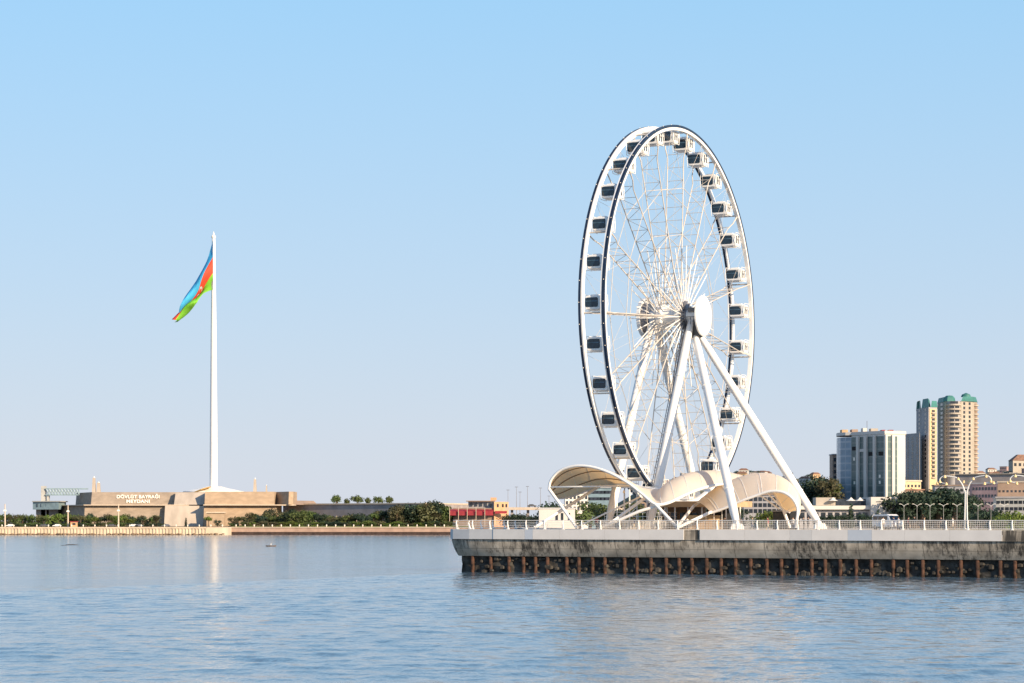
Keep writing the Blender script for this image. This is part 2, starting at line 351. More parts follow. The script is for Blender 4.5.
# low pale haze band of the evening sky, mixed over the sky texture by elevation
tc_ = nt.nodes.new('ShaderNodeTexCoord'); sz_ = nt.nodes.new('ShaderNodeSeparateXYZ'); nt.links.new(tc_.outputs['Generated'], sz_.inputs[0])
def sky_ramp(stops):
    r_ = nt.nodes.new('ShaderNodeValToRGB'); e_ = r_.color_ramp.elements
    e_[0].position = stops[0][0]; e_[0].color = (*stops[0][1], 1); e_[1].position = stops[-1][0]; e_[1].color = (*stops[-1][1], 1)
    for p_, c_ in stops[1:-1]: e_.new(p_).color = (*c_, 1)
    nt.links.new(sz_.outputs['Z'], r_.inputs['Fac']); return r_
rp_ = sky_ramp([(0, (.95,) * 3), (.23, (.85,) * 3), (.45, (.35,) * 3), (1, (.1,) * 3)])
HZK = 1 / .126 / 2 ** .6
hz_ = sky_ramp([(0, (.665, .70, .80)), (.025, (.635, .695, .80)), (.095, (.52, .675, .85)), (.16, (.43, .66, .89)), (.22, (.355, .645, .925)), (1, (.22, .45, .85))])
hv_ = nt.nodes.new('ShaderNodeVectorMath'); hv_.operation = 'SCALE'; hv_.inputs['Scale'].default_value = HZK; nt.links.new(hz_.outputs['Color'], hv_.inputs[0])
mx_ = nt.nodes.new('ShaderNodeMix'); mx_.data_type = 'RGBA'; nt.links.new(hv_.outputs[0], mx_.inputs['B'])
nt.links.new(rp_.outputs['Color'], mx_.inputs['Factor']); nt.links.new(sky.outputs[0], mx_.inputs['A']); nt.links.new(mx_.outputs['Result'], bg.inputs['Color'])
sl = bpy.data.lights.new('sun', 'SUN'); sl.energy = 5.0; sl.angle = R(.5); sl.color = (1, .78, .53)
so = bpy.data.objects.new('sun', sl); COL.objects.link(so)
sd = Vector((SUN_AZ.x * math.cos(R(SUN_EL)), SUN_AZ.y * math.cos(R(SUN_EL)), math.sin(R(SUN_EL))))
so.rotation_euler = sd.to_track_quat('Z', 'Y').to_euler(); so.location = (100, -100, 100)
scene.view_settings.view_transform = 'Standard'; scene.view_settings.look = 'None'; scene.view_settings.gamma = 1
scene.view_settings.exposure = 0.6

# ------------------------------------------------------------------ setting: water, land, hill
import numpy as np
def sea_mesh():
    # a real wave surface in front of the pier, set into the flat far water
    xa, xb, ya, yb, st = -112.0, 112.0, 108.0, 412.0, .34
    nx, ny = int((xb - xa) / st) + 1, int((yb - ya) / st) + 1
    xs, ys = np.linspace(xa, xb, nx), np.linspace(ya, yb, ny); gx, gy = np.meshgrid(xs, ys); h = np.zeros_like(gx)
    r = np.random.default_rng(4)
    for k in range(90):
        lam = 1.25 * (5.5 / 1.25) ** r.random(); th = r.normal(1.25, .6); kk = 2 * math.pi / lam
        h += SLOPE / kk / math.sqrt(35) * np.sin(kk * (gx * math.cos(th) + gy * math.sin(th)) + r.uniform(0, 6.28))
    g = np.zeros_like(gx)
    for k in range(9): lam = r.uniform(25, 90); th = r.normal(1.4, .5); g += np.sin(2 * math.pi / lam * (gx * math.cos(th) + gy * math.sin(th) * .6) + r.uniform(0, 6.28)) / 3
    d = (gx + 53) * -.886 + (gy - 250) * .463
    sm = lambda t: np.clip(t, 0, 1) ** 2 * (3 - 2 * np.clip(t, 0, 1))
    amp = sm((3 - d) / 5) * (1 + .28 * g).clip(.4, 2) * sm((gx - xa) / 8) * sm((xb - gx) / 8) * sm((gy - ya) / 6) * sm((yb - gy) / 12)
    h = h * amp; n = nx * ny
    big = [(-6000, -600), (6000, -600), (6000, 9000), (-6000, 9000)]; inn = [(xa, ya), (xb, ya), (xb, yb), (xa, yb)]
    co = np.zeros((n + 4, 3)); co[:n, 0] = gx.ravel(); co[:n, 1] = gy.ravel(); co[:n, 2] = h.ravel()
    for i, p in enumerate(big): co[n + i, :2] = p
    i = (np.arange(ny - 1)[:, None] * nx + np.arange(nx - 1)[None, :]).ravel(); quads = np.stack([i, i + 1, i + 1 + nx, i + nx], 1)
    c = [0, nx - 1, n - 1, n - nx]; ring_ = [[n + a, n + (a + 1) % 4, c[(a + 1) % 4], c[a]] for a in range(4)]
    quads = np.concatenate([quads, np.array(ring_)]); q = len(quads)
    me = bpy.data.meshes.new('sea'); me.vertices.add(n + 4); me.vertices.foreach_set('co', co.ravel()); me.loops.add(q * 4); me.loops.foreach_set('vertex_index', quads.ravel().astype(np.int32))
    me.polygons.add(q); me.polygons.foreach_set('loop_start', (np.arange(q) * 4).astype(np.int32)); me.polygons.foreach_set('use_smooth', np.ones(q, dtype=bool)); me.update(calc_edges=True); me.validate()
    me.materials.append(M['water']); o = bpy.data.objects.new('sea', me); COL.objects.link(o); return o
SLOPE = .048
tag(sea_mesh(), kind='structure', label='calm blue bay with a rippled patch in front', cat='water')
mb = MB(); mb.prism([(-4000, 1222), (PX(470, 1222), 1222), (PX(520, 1222), 1222), (6000, 1222), (6000, 8500), (-4000, 8500)], -2, 3.9)
tag(mb.build('land', M['ground']), kind='structure', label='flat shore behind the far seawall', cat='ground')
mb = MB(); mb.prism([(PX(536, 520), 520), (420, 380), (900, 380), (900, 1221), (PX(520, 1221), 1221)], -2, 4.0)
tag(mb.build('promenade', M['deck']), kind='structure', label='paved boulevard behind the pier', cat='promenade')
HP = [(-400, 0), (540, 0), (600, 8), (655, 33), (700, 38), (760, 38), (830, 34), (930, 38), (985, 38), (1024, 47), (1100, 62), (1500, 76)]
def lerp_tab(t, x):
    for (a, p), (b, q) in zip(t, t[1:]):
        if x <= b: return p + (q - p) * max(0, (x - a)) / (b - a)
    return t[-1][1]
def hill_z(x, y):
    s = min(1, max(0, (y - 1080) / 720.0)); s = s * s * (3 - 2 * s)
    px = 512 + F * x / max(y, 1)
    return 2.0 + lerp_tab(HP, px) * s + (math.sin(x * .021) * math.cos(y * .017) + math.sin(x * .05 + y * .03) * .5) * 1.6 * s
rows = []
for j in range(70):
    y = 1060 + j * 18
    rows.append([(x, y, hill_z(x, y)) for x in [PX(548, y) + i * 16 for i in range(90)]])
tag(MB().grid(rows).build('hill', M['hill'], smooth=True), kind='structure', label='scrubby hillside rising behind the city', cat='hill')

# ------------------------------------------------------------------ pier
P0 = Vector((PX(455, 343), 343.0)); CTR = Vector((PX(672.3, 360), 360.0))
PHI = math.atan2(CTR.x, CTR.y) + R(23.5)
e1 = Vector((math.cos(PHI), -math.sin(PHI))); e2 = Vector((math.sin(PHI), math.cos(PHI)))
def pw(u, v, z=0.0): p = P0 + e1 * u + e2 * v; return Vector((p.x, p.y, z))
def u_at(px, v):
    q = (px - 512) / F
    return (q * (P0.y + e2.y * v) - P0.x - e2.x * v) / (e1.x - q * e1.y)
def pt(px, py, v):
    u = u_at(px, v); p = pw(u, v); return Vector((p.x, p.y, PZ(py, p.y)))
DZ = 6.10                                             # deck level
PRZ = -PHI
OUT = [(1.6, 26), (.1, 14), (-1.0, 6.5), (-1.6, 2.8), (-1.5, 1.5), (-.7, .75), (2.2, .25), (6.2, 0)]
UEND = 112.0
us = [6.2 + (UEND - 6.2) * i / 60 for i in range(1, 61)]
OUTL = OUT + [(u, 0.0) for u in us]
def onorm(i):
    a = Vector(OUTL[max(i - 1, 0)]); b = Vector(OUTL[min(i + 1, len(OUTL) - 1)]); t = (b - a).normalized(); return Vector((t.y, -t.x))
def off(i, o): n = onorm(i); return OUTL[i][0] + n.x * o, OUTL[i][1] + n.y * o
pier = thing('pier', 'long concrete pier on rusty piles carrying the observation wheel', 'pier', pw(0, 0, 0), PRZ)
mb = MB()
poly = [off(i, -.1) for i in range(len(OUTL))] + [(UEND, 60), (2.6, 60)]
mb.prism(poly, DZ - .5, DZ); mb.build('deck_slab', M['deck'], pier, local=True)
mb = MB()
prof = [(-.12, DZ - 1.38)] + [(-.12 - 1.0 * (.35 * t + .65 * t ** 2.2), DZ - 1.38 - 2.42 * t) for t in [i / 8 for i in range(1, 9)]] + [(-2.2, DZ - 3.84)]
rows = []
for o_, z in prof: rows.append([(*off(i, o_), z) for i in range(len(OUTL))])
mb.grid(rows); mb.build('concrete_cove', M['cove'], pier, local=True, smooth=True)
# vertical joints in the cove every few metres plus a horizontal one
mb = MB(); rows = []
for o_ in (-1.75, -2.35):
    pass
rk = random.Random(3)
nz = 7
for k in range(nz):
    z = DZ - 3.55 - k * .8
    rows.append([(*off(i, -1.9 + .12 * k + rk.uniform(-.22, .22)), z + rk.uniform(-.15, .15)) for i in range(len(OUTL))])
mb.grid(rows)
for u in [3.5 + i * .55 for i in range(190)]:
    z = rk.uniform(.0, 2.0); r = rk.uniform(.22, .5)
    mb.sphere((u + rk.uniform(-.2, .2), 1.7 - .25 * (2 - z) + rk.uniform(-.1, .15), z), r, 6, (1.2, .8, rk.uniform(.6, 1)))
tag(mb.build('rock_fill', M['rock'], pier, local=True), kind='stuff')
mb = MB()
mb.tube((0, 0, -1.5), (0, 0, DZ - 3.86), .27, .27, 10)
pile_me = mb.mesh('pile', M['rust'], smooth=True)
u = 8.0
while u < 92:
    inst('pile', pile_me, pier, Matrix.Translation((u, 1.32, 0)) @ Matrix.Rotation(rk.uniform(0, 6), 4, 'Z') @ Matrix.Diagonal((1, 1, 1, 1)).to_4x4()); u += rk.choice((1.9, 2.1, 2.2, 2.3, 3.0))
for (a, b) in ((-.1, 5.2), (.1, 2.9), (2.0, 1.6), (5.0, 1.45)):
    inst('pile', pile_me, pier, Matrix.Translation((a, b, 0)))
# coping panels: each a panel of its own with a small gap between
def coping(ua, ub, m, name='coping_panel', z0=DZ - 1.38, z1=DZ + .03, th=.14):
    mb = MB(); mb.box(((ua + ub) / 2, -th / 2 + .02, (z0 + z1) / 2), (ub - ua - .02, th, z1 - z0)); mb.build(name, m, pier, local=True)
for i in range(len(OUT) - 1):
    mb = MB(); a, b = off(i, .06), off(i + 1, .06); c, d = off(i + 1, -.1), off(i, -.1)
    mb.prism([a, b, c, d], DZ - 1.38, DZ + .03); mb.build('coping_panel', M['fasciaB'], pier, local=True)
edges = [491, 525, 533, 560, 605, 640, 684]
edges2 = [700, 745, 790, 812, 848, 872, 905, 950, 1002]
for es in (edges, edges2):
    for a, b in zip(es, es[1:]):
        m = M['fasciaC'] if (a, b) in ((525, 533), (848, 872)) else M['fasciaB'] if a in (491, 790) else M['fasciaA']
        coping(u_at(a, 0) if a != 491 else 6.2, u_at(b, 0), m)
mb = MB(); ua, ub = u_at(1002, 0) + .1, UEND
mb.box(((ua + ub) / 2, .06, DZ - .69), (ub - ua, .3, 1.36)); mb.build('edge_beam', M['cove'], pier, local=True)
mb = MB(); ua, ub = u_at(684, 0), u_at(700, 0); mb.box(((ua + ub) / 2, .12, DZ - .69), (ub - ua - .02, .2, 1.36)); mb.build('edge_beam', M['cove'], pier, local=True)
lawn = MB(); ua = u_at(950, 4); lawn.box(((ua - 5 + UEND - .6) / 2, 4.0, DZ + .06), (UEND - .6 - ua + 5, 3.0, .12))
o = lawn.build('lawn', M['grass'], None, local=True); o.location = pw(0, 0, 0); o.rotation_euler = (0, 0, PRZ); tag(o, 'strip of green lawn along the right end of the pier', 'lawn', kind='stuff')

# railing along the pier edge
rail = thing('pier_railing', 'white metal railing with leaning posts along the pier edge', 'railing', pw(0, 0, DZ), PRZ)
mb = MB()
mb.path([(0, .15, 0), (0, .0, .45), (0, -.12, .85), (0, .02, 1.28)], [.15, .13, .10, .06], 6)
mb.box((0, .1, .05), (.3, .4, .1)); post_me = mb.mesh('post', M['white'])
cum = []
Lc = 0
for i in range(len(OUTL) - 1):
    a, b = Vector(OUTL[i]), Vector(OUTL[i + 1]); cum.append((Lc, a, b, onorm(i))); Lc += (b - a).length
def along(s):
    for (l0, a, b, n) in reversed(cum):
        if s >= l0: return a + (b - a).normalized() * (s - l0), Vector(((b - a).normalized().y, -(b - a).normalized().x))
    return cum[0][1], cum[0][3]
s = 3.0
while s < Lc - 1:
    p, n = along(s); p = p - n * .35
    inst('post', post_me, rail, Matrix.Translation((p.x, p.y, .03)) @ Matrix.Rotation(math.atan2(n.x, -n.y), 4, 'Z')); s += 2.9
mb = MB()
for z, o_, r in ((1.27, -.36, .04), (1.0, -.27, .022), (.76, -.25, .022), (.52, -.3, .022), (.28, -.34, .022)):
    mb.path([(*off(i, o_), z) for i in range(len(OUTL))], r, 5)
mb.build('rail', M['white'], rail, local=True)
mb = MB(); u = u_at(596, 0)
while u < UEND - 1:
    mb.box((u, .42, .63), (.06, .03, 1.15)); u += .24
for z in (.07, 1.2): mb.box(((u_at(596, 0) + UEND) / 2, .42, z), (UEND - u_at(596, 0), .05, .06))
mb.build('baluster_panel', M['lattice'], rail, local=True)

# ------------------------------------------------------------------ observation wheel
HUBZ = PZ(317, 360.0); A3 = Vector((e1.x, e1.y, 0)); D3 = Vector((e2.x, e2.y, 0)); Z3 = Vector((0, 0, 1)); C3 = Vector((CTR.x, CTR.y, HUBZ))
def wp(r, th, A): return C3 + D3 * (r * math.cos(th)) + Z3 * (r * math.sin(th)) + A3 * A
wheel = thing('observation_wheel', 'tall white observation wheel with closed cabins on the pier', 'ferris wheel', (CTR.x, CTR.y, DZ))
NS = 120
def ring(mb, r0, r1, a0, a1, n=NS):
    vs = []
    for i in range(n):
        t = 2 * math.pi * i / n
        for r, a in ((r0, a0), (r1, a0), (r1, a1), (r0, a1)): vs.append(wp(r, t, a))
    fs = [(i * 4 + k, i * 4 + (k + 1) % 4, ((i + 1) % n) * 4 + (k + 1) % 4, ((i + 1) % n) * 4 + k) for i in range(n) for k in range(4)]
    mb.add(vs, fs)
RO = 28.4
for sgn in (-1, 1):
    mb = MB(); lo, hi = sorted((sgn * 1.40, sgn * 1.62)); ring(mb, RO - .78, RO - .03, lo, hi)
    if sgn > 0: ring(mb, RO - .78, RO - .37, 1.62, 1.98)
    rim = mb.build('rim', M['white'], wheel)
    mb = MB(); lo, hi = sorted((sgn * 1.625, sgn * 2.0)); ring(mb, RO - (.365 if sgn > 0 else .78), RO, lo, hi)
    mb.build('outer_band', M['navy'], rim)
    mb = MB()
    for i in range(58): mb.box(wp(RO + .02, 2 * math.pi * i / 58, sgn * 1.87), (.10, .10, .10))
    tag(mb.build('rim_light', M['lampwhite'], rim), kind='stuff')
NSP = 15
spa = [R(15 + 24 * i) for i in range(NSP)]
for t in spa:
    mb = MB(); rr = [2.6 + i * 2.0 for i in range(12)]
    for sgn in (-1, 1):
        mb.path([wp(1.9, t, sgn * 1.35), wp(24.0, t, sgn * 1.3), wp(25.6, t, sgn * 1.72), wp(RO - .9, t, sgn * 1.8)], [.10, .08, .09, .11], 6)
    for i, r in enumerate(rr):
        mb.tube(wp(r, t, -1.3), wp(r, t, 1.3), .04, n=5)
        if i: mb.tube(wp(rr[i - 1], t, 1.3 * (-1) ** i), wp(r, t, -1.3 * (-1) ** i), .035, n=5)
    mb.tube(wp(RO - .6, t, -1.8), wp(RO - .6, t, 1.8), .12, n=6)
    mb.build('spoke', M['lattice'], wheel)
for r, rad in ((19.4, .05), (12.4, .05)):
    for sgn in (-1, 1):
        for i in range(NSP):
            pass
        mb = MB()
        for i in range(NSP): mb.tube(wp(r, spa[i], sgn * 1.3), wp(r, spa[(i + 1) % NSP], sgn * 1.3), rad, n=5)
        mb.build('brace_ring', M['lattice'], wheel)
for sgn in (-1, 1):
    mb = MB()
    for i in range(NSP):
        tm = spa[i] + R(12)
        for t in (spa[i], spa[(i + 1) % NSP if i + 1 < NSP else 0]): mb.tube(wp(19.4, t, sgn * 1.3), wp(RO - .9, tm, sgn * 1.8), .022, n=5)
        mb.tube(wp(2.4, tm, sgn * 1.4), wp(RO - .9, tm, sgn * 1.8), .013, n=4)
    mb.build('tie_cable', M['lattice'], wheel)
for sgn, n in ((1, 30), (-1, 30)):
    for i in range(n):
        t = R(360 / n * i + 5); L = 10.6 if i % 2 else 8.2
        mb = MB(); mb.tube(wp(1.6, t, sgn * 2.1), wp(L, t, sgn * 2.25), .085, .065, 6); mb.build('light_bar', M['white'], wheel)
# hub
AX = (D3, Z3, A3)
mb = MB(); mb.lathe([(0.01, -4.2), (1.0, -4.2), (1.0, -1.9), (1.95, -1.9), (1.95, -1.2), (1.3, -1.1), (1.3, 1.1), (1.95, 1.2), (1.95, 1.9), (1.0, 1.9), (1.0, 4.75), (.01, 4.75)], C3, 28, AX); hub = mb.build('hub', M['white'], wheel, smooth=True)
mb = MB()
for i in range(18):
    t = 2 * math.pi * i / 18; p0, p1 = wp(.9, t, 2.35), wp(2.35, t, 2.2); mb.tube(p0, p1, .13, .16, 5)
mb.lathe([(.01, 2.3), (1.25, 2.3), (1.25, 2.6), (.01, 2.6)], C3, 20, AX)
mb.build('spoke_flange', M['steel'], hub)
mb = MB(); mb.lathe([(.01, 4.75), (2.75, 4.75), (3.02, 4.87), (3.02, 5.11), (2.8, 5.23), (.01, 5.29)], C3, 40, AX); mb.build('hub_disc', M['white'], wheel, smooth=True)
mb = MB(); mb.lathe([(.01, -4.75), (2.8, -4.7), (3.0, -4.6), (3.0, -4.1), (2.75, -4.1), (2.6, -4.35), (.01, -4.35)], C3, 40, AX); fd = mb.build('hub_disc', M['white'], wheel, smooth=True)
mb = MB(); mb.lathe([(.01, -4.33), (2.3, -4.33), (2.1, -3.7), (1.1, -3.5), (.01, -3.5)], C3, 24, AX); mb.build('drive_housing', M['steel'], fd, smooth=True)
mb = MB()
for (dd, zz, aa, sz) in ((0, -.2, 3.9, (1.6, 1.5, 1.8)), (-.9, .9, 3.6, (.5, .6, 1.2)), (.9, .9, 3.8, (.5, .7, 1.5)), (-.6, -1.5, 3.1, (.7, .9, .8)), (-1.1, .1, 4.4, (.35, 2.0, .3)), (.3, -1.35, 3.8, (2.2, .25, 1.6)), (.1, -1.9, 4.0, (1.5, 2.8, 1.1))):
    mb.box(C3 + D3 * dd + Z3 * zz + A3 * aa, sz, AX)
for k in range(5): mb.tube(C3 + D3 * -1.45 + Z3 * -1.3 + A3 * (3.0 + k * .55), C3 + D3 * -1.45 + Z3 * -.2 + A3 * (3.0 + k * .55), .05, n=5)
mb.tube(C3 + D3 * -1.45 + Z3 * -.2 + A3 * 2.9, C3 + D3 * -1.45 + Z3 * -.2 + A3 * 5.3, .05, n=5)
mb.build('bearing_frame', M['darksteel'], wheel)
# supporting legs
def leg_base(px, s_):
    q = (px - 512) / F; b = CTR + e2 * s_
    A = (q * b.y - b.x) / (e1.x - q * e1.y); p = b + e1 * A; return Vector((p.x, p.y, DZ))
LEGB = {'front': leg_base(650, -15.5), 'near': leg_base(737, -26.4), 'side': leg_base(820, 8), 'rear_a': leg_base(608, -17), 'rear_b': leg_base(704, 17)}
LEGT = {'front': (3.3, -.6, -.7), 'near': (3.9, -.3, -3.15), 'side': (4.5, .5, -3.2), 'rear_a': (-3.1, -.6, -.6), 'rear_b': (-3.1, .6, -.6)}
for k, b in LEGB.items():
    A, dd, zz = LEGT[k]; top = C3 + A3 * A + D3 * dd + Z3 * zz
    mb = MB(); v = b + Vector((0, 0, .55)) - top
    pts = [top, top + v * .08, top + v * .5, top + v * .93, b + Vector((0, 0, .55))]
    mb.path(pts, [.42, .56, .64, .60, .42], 18)
    L = mb.build('leg', M['white'], wheel, smooth=True)
    for t in (.28, .56, .82): mb = MB(); mb.tube(top + v * t, top + v * (t + .004), .70, n=18); mb.build('flange', M['white2'], L, smooth=True)
    mb = MB(); mb.box(b + Vector((0, 0, .42)), (1.9, 1.9, .84), taper=.75); mb.build('pedestal', M['white'], L)
b = LEGB['front']; top = C3 + A3 * 3.3 + D3 * -.6 + Z3 * -.7; mb = MB(); o2 = A3 * -.78
mb.path([top + (b - top) * .05 + o2, top + (b - top) * .93 + o2], .10, 6)
mb.path([top + (b - top) * .05 + o2 * 1.4, top + (b - top) * .93 + o2 * 1.4], .06, 6)
for i in range(60):
    p = top + (b - top) * (.06 + .0145 * i); mb.tube(p + o2, p + o2 * 1.4, .03, n=4)
mb.build('service_ladder', M['steel'], wheel)
# boarding platform under the wheel
mb = MB(); zp = 9.3
def wl(dd, A, z): return Vector((CTR.x, CTR.y, z)) + D3 * dd + A3 * A
for dd, A, sx_, sy_ in ((0, 0, 30, 8.6),): mb.box(wl(dd, A, zp - 2.0), (sx_, sy_, .3), AX_ := (D3, A3, Z3))
for dd in (-14, -7, 0, 7, 14):
    for A in (-4, 4): mb.tube(wl(dd, A, DZ), wl(dd, A, zp - 2.1), .14, n=8)
plat = mb.build('boarding_platform', M['white2'], wheel)
mb = MB()
for A in (-4.2, 4.2):
    for z in (.5, 1.1): mb.tube(wl(-15, A, zp - 1.85 + z), wl(15, A, zp - 1.85 + z), .04, n=5)
    for i in range(21): mb.tube(wl(-15 + i * 1.5, A, zp - 1.85), wl(-15 + i * 1.5, A, zp - .75), .03, n=5)
mb.build('guard_rail', M['white'], plat)
mb = MB()
for dd, A in ((-11.5, -2.2), (-11.5, 2.6)):
    for z in (12.2,):
        c = wl(dd, A, z); mb.box(c, (3.2, 2.2, .2), AX_)
        for i in range(5):
            for s_ in (-1, 1): mb.tube(c + D3 * (-1.6 + .8 * i) + A3 * 1.1 * s_, c + D3 * (-1.6 + .8 * i) + A3 * 1.1 * s_ + Z3 * 1.1, .045, n=5)
        for s_ in (-1, 1):
            for h in (.55, 1.1): mb.tube(c + D3 * -1.6 + A3 * 1.1 * s_ + Z3 * h, c + D3 * 1.6 + A3 * 1.1 * s_ + Z3 * h, .05, n=5)
        for s_ in (-1, 1):
            for q in (-1.3, 1.3): mb.tube(c + D3 * q + A3 * s_, Vector((c.x, c.y, DZ)) + D3 * q + A3 * s_, .11, n=6)
        for q in (8.2, 9.6, 11): mb.tube(Vector((c.x, c.y, q)) + D3 * -1.3 + A3, Vector((c.x, c.y, q + 1.2)) + D3 * 1.3 + A3, .07, n=5)
mb.build('drive_tower', M['white2'], wheel)
# cabins (local frame: x along the axle, y along wheel plane, z up)
def rbox(mb, c, sz, bev):
    cx, cy, cz = c; x, y, z = [q / 2 for q in sz]; prof = []
    ring_ = []
    for (sx_, sz_) in ((-1, -1), (1, -1), (1, 1), (-1, 1)):
        for a in range(5):
            base = {(-1, -1): 180, (1, -1): 270, (1, 1): 0, (-1, 1): 90}[(sx_, sz_)]
            t = R(base + 22.5 * a); ring_.append((sx_ * (x - bev) + bev * math.cos(t), sz_ * (z - bev) + bev * math.sin(t)))
    n = len(ring_); vs = []
    for yy, k in ((-y, .9), (-y + .12, 1), (y - .12, 1), (y, .9)):
        for (a, b_) in ring_: vs.append((cx + a * k, cy + yy, cz + b_ * k))
    fs = [(i * n + j, (i + 1) * n + j, (i + 1) * n + (j + 1) % n, i * n + (j + 1) % n) for i in range(3) for j in range(n)]
    fs += [tuple(range(n)), tuple(reversed(range(3 * n, 4 * n)))]
    mb.add(vs, fs)
mb = MB(); rbox(mb, (0, 0, 0), (2.75, 2.15, 2.2), .32)
mb.box((0, 0, 1.17), (1.3, 1.2, .22)); mb.box((0, 0, -1.15), (1.9, 1.5, .14)); cab_me = mb.mesh('cabin', M['cabin'])
mb = MB()
rbox(mb, (0, 0, 0), (2.3, .16, 1.6), .3)
mb.mi = 1; mb.box((-.1, -.085, .18), (1.9, .02, .16)); mb.box((-.1, .085, .18), (1.9, .02, .16)); gl_me = mb.mesh('glazing', [M['glass'], M['glassband']])
mb = MB(); mb.box((-1.36, 0, .06), (.08, 1.6, 1.5)); gb_me = mb.mesh('rear_glazing', M['glass'])
mb = MB(); mb.box((0, 0, 0), (.07, .42, 1.35)); dw_me = mb.mesh('end_window', M['glass'])
mb = MB(); mb.path([(0, -1.0, -1.2), (0, -1.2, 0), (0, -1.0, 1.25), (0, 1.0, 1.25), (0, 1.2, 0), (0, 1.0, -1.2)], .06, 5, closed=True); hp_me = mb.mesh('hoop', M['white'])
mb = MB(); mb.tube((-.26, 0, 0), (.26, 0, 0), .16, n=8)
ax_me = mb.mesh('axle', M['white'])
NG = 29
rotA = Matrix((( A3.x, D3.x, 0, 0), (A3.y, D3.y, 0, 0), (0, 0, 1, 0), (0, 0, 0, 1)))
winv = MW[wheel.name].inverted()
for i in range(NG):
    t = R(93.2 + i * 360 / NG); p = wp(26.75, t, 0)
    g = inst('cabin', cab_me, wheel, winv @ (Matrix.Translation(p) @ rotA @ Matrix.Scale(.9, 4)))
    inst('rear_glazing', gb_me, g)
    for y in (-1.04, 1.04): inst('glazing', gl_me, g, Matrix.Translation((-.22, y, .05)))
    for x in (-1.57, 1.57): inst('axle', ax_me, g, Matrix.Translation((x, 0, .25))); inst('hoop', hp_me, g, Matrix.Translation((x * .95, 0, 0)))
    for y in (-.42, .42): inst('end_window', dw_me, g, Matrix.Translation((1.36, y, .08)))

# ------------------------------------------------------------------ wave canopies
def catmull(pts, n):
    out = []; N = len(pts)
    for i in range(N - 1):
        p0, p1, p2, p3 = pts[max(i - 1, 0)], pts[i], pts[i + 1], pts[min(i + 2, N - 1)]
        for k in range(n):
            t = k / n
            out.append(.5 * ((2 * p1) + (p2 - p0) * t + (2 * p0 - 5 * p1 + 4 * p2 - p3) * t * t + (3 * p1 - p0 - 3 * p2 + p3) * t ** 3))
    out.append(pts[-1]); return out
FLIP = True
def canopy(name, label, Fr, Mi, Ba, feet, ribs_at, struts=(), long_ribs=()):
    f, m, b = catmull(Fr, 6), catmull(Mi, 6), catmull(Ba, 6)
    root = thing(name, label, 'canopy', (f[0].x, f[0].y, DZ))
    rows = []; K = 10
    for a, c, d in zip(f, m, b):
        row = []
        for k in range(K + 1):
            t = k / K; row.append(a * ((1 - t) * (1 - 2 * t)) + c * (4 * t * (1 - t)) + d * (t * (2 * t - 1)))
        rows.append(row)
    mb = MB(); mb.grid(rows)
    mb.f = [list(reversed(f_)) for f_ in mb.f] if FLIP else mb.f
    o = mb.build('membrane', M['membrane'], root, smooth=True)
    mb = MB(); mb.path(f, .19, 10); mb.build('edge_beam', M['white'], root, smooth=True)
    mb = MB(); mb.path(b, .19, 10); mb.build('edge_beam', M['white'], root, smooth=True)
    for i in range(3, len(rows) - 2, 6):
        mb = MB(); mb.path([p + Vector((0, 0, .015)) for p in rows[i]], .035, 5); mb.build('seam', M['white2'], root)
    for i in ribs_at:
        mb = MB(); mb.path([p - Vector((0, 0, .16)) for p in rows[i]], .12, 6); mb.build('rib', M['white2'], root, smooth=True)
    for k, i1 in long_ribs:
        mb = MB(); mb.path([r_[k] - Vector((0, 0, .12)) for r_ in rows[i1[0]:i1[1]]], .07, 6); mb.build('batten', M['wood'], root, smooth=True)
    for pts in feet:
        mb = MB(); mb.path(pts, .22, 10); mb.build('leg', M['white'], root, smooth=True)
    for pts in struts:
        mb = MB(); mb.path(pts, .12, 8); mb.build('strut', M['white'], root, smooth=True)
    return root
def L_(lst, v, dv=0): return [pt(x, y, v + dv * i / max(1, len(lst) - 1)) for i, (x, y) in enumerate(lst)]
F1 = [(549, 489), (551, 480), (560, 470.5), (575, 466), (592, 467), (610, 473), (628, 483), (642, 494), (655, 504), (668, 503), (682, 496.5), (696, 490.5), (711, 486), (727, 484), (748, 486)]
B1 = [(553, 495), (560, 498), (572, 496), (585, 491), (600, 486), (615, 484), (630, 484.5), (645, 488), (657, 489), (664, 487), (675, 482), (689, 477), (706, 475.5), (726, 477), (748, 482)]
vF = [1.2] * 9 + [2.2, 4.5, 7.5, 10.5, 14, 17]; vB = [12, 15, 17, 17.5, 17, 15.5, 13.5, 12, 11] + [11.5, 13, 16, 18.5, 21, 24]
f1 = [pt(x, y, v) for (x, y), v in zip(F1, vF)]; b1 = [pt(x, y, v) for (x, y), v in zip(B1, vB)]
bul = [.15, .3, .6, .8, .9, .8, .5, .1, -.1, .1, .3, .5, .7, .7, .5]
m1 = [(p + q) / 2 + Vector((0, 0, h)) for p, q, h in zip(f1, b1, bul)]
for i_, (x, y) in enumerate([(664, 486.5), (677, 479), (691, 473.5), (707, 471), (726, 471.8), (748, 477)]): m1[9 + i_] = pt(x, y, (vF[9 + i_] + vB[9 + i_]) / 2)
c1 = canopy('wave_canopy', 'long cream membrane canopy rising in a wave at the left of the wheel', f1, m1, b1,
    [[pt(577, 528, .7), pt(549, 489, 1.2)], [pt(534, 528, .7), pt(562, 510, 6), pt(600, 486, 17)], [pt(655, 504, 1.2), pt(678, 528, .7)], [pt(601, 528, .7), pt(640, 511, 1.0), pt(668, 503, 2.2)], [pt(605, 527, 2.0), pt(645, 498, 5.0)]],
    range(50, 84, 8), [[pt(551, 487, 1.2), pt(632, 486, 5)], [pt(577, 527, 5), pt(640, 497, 6)]], [(2, (1, 46)), (5, (2, 46)), (8, (3, 40))])
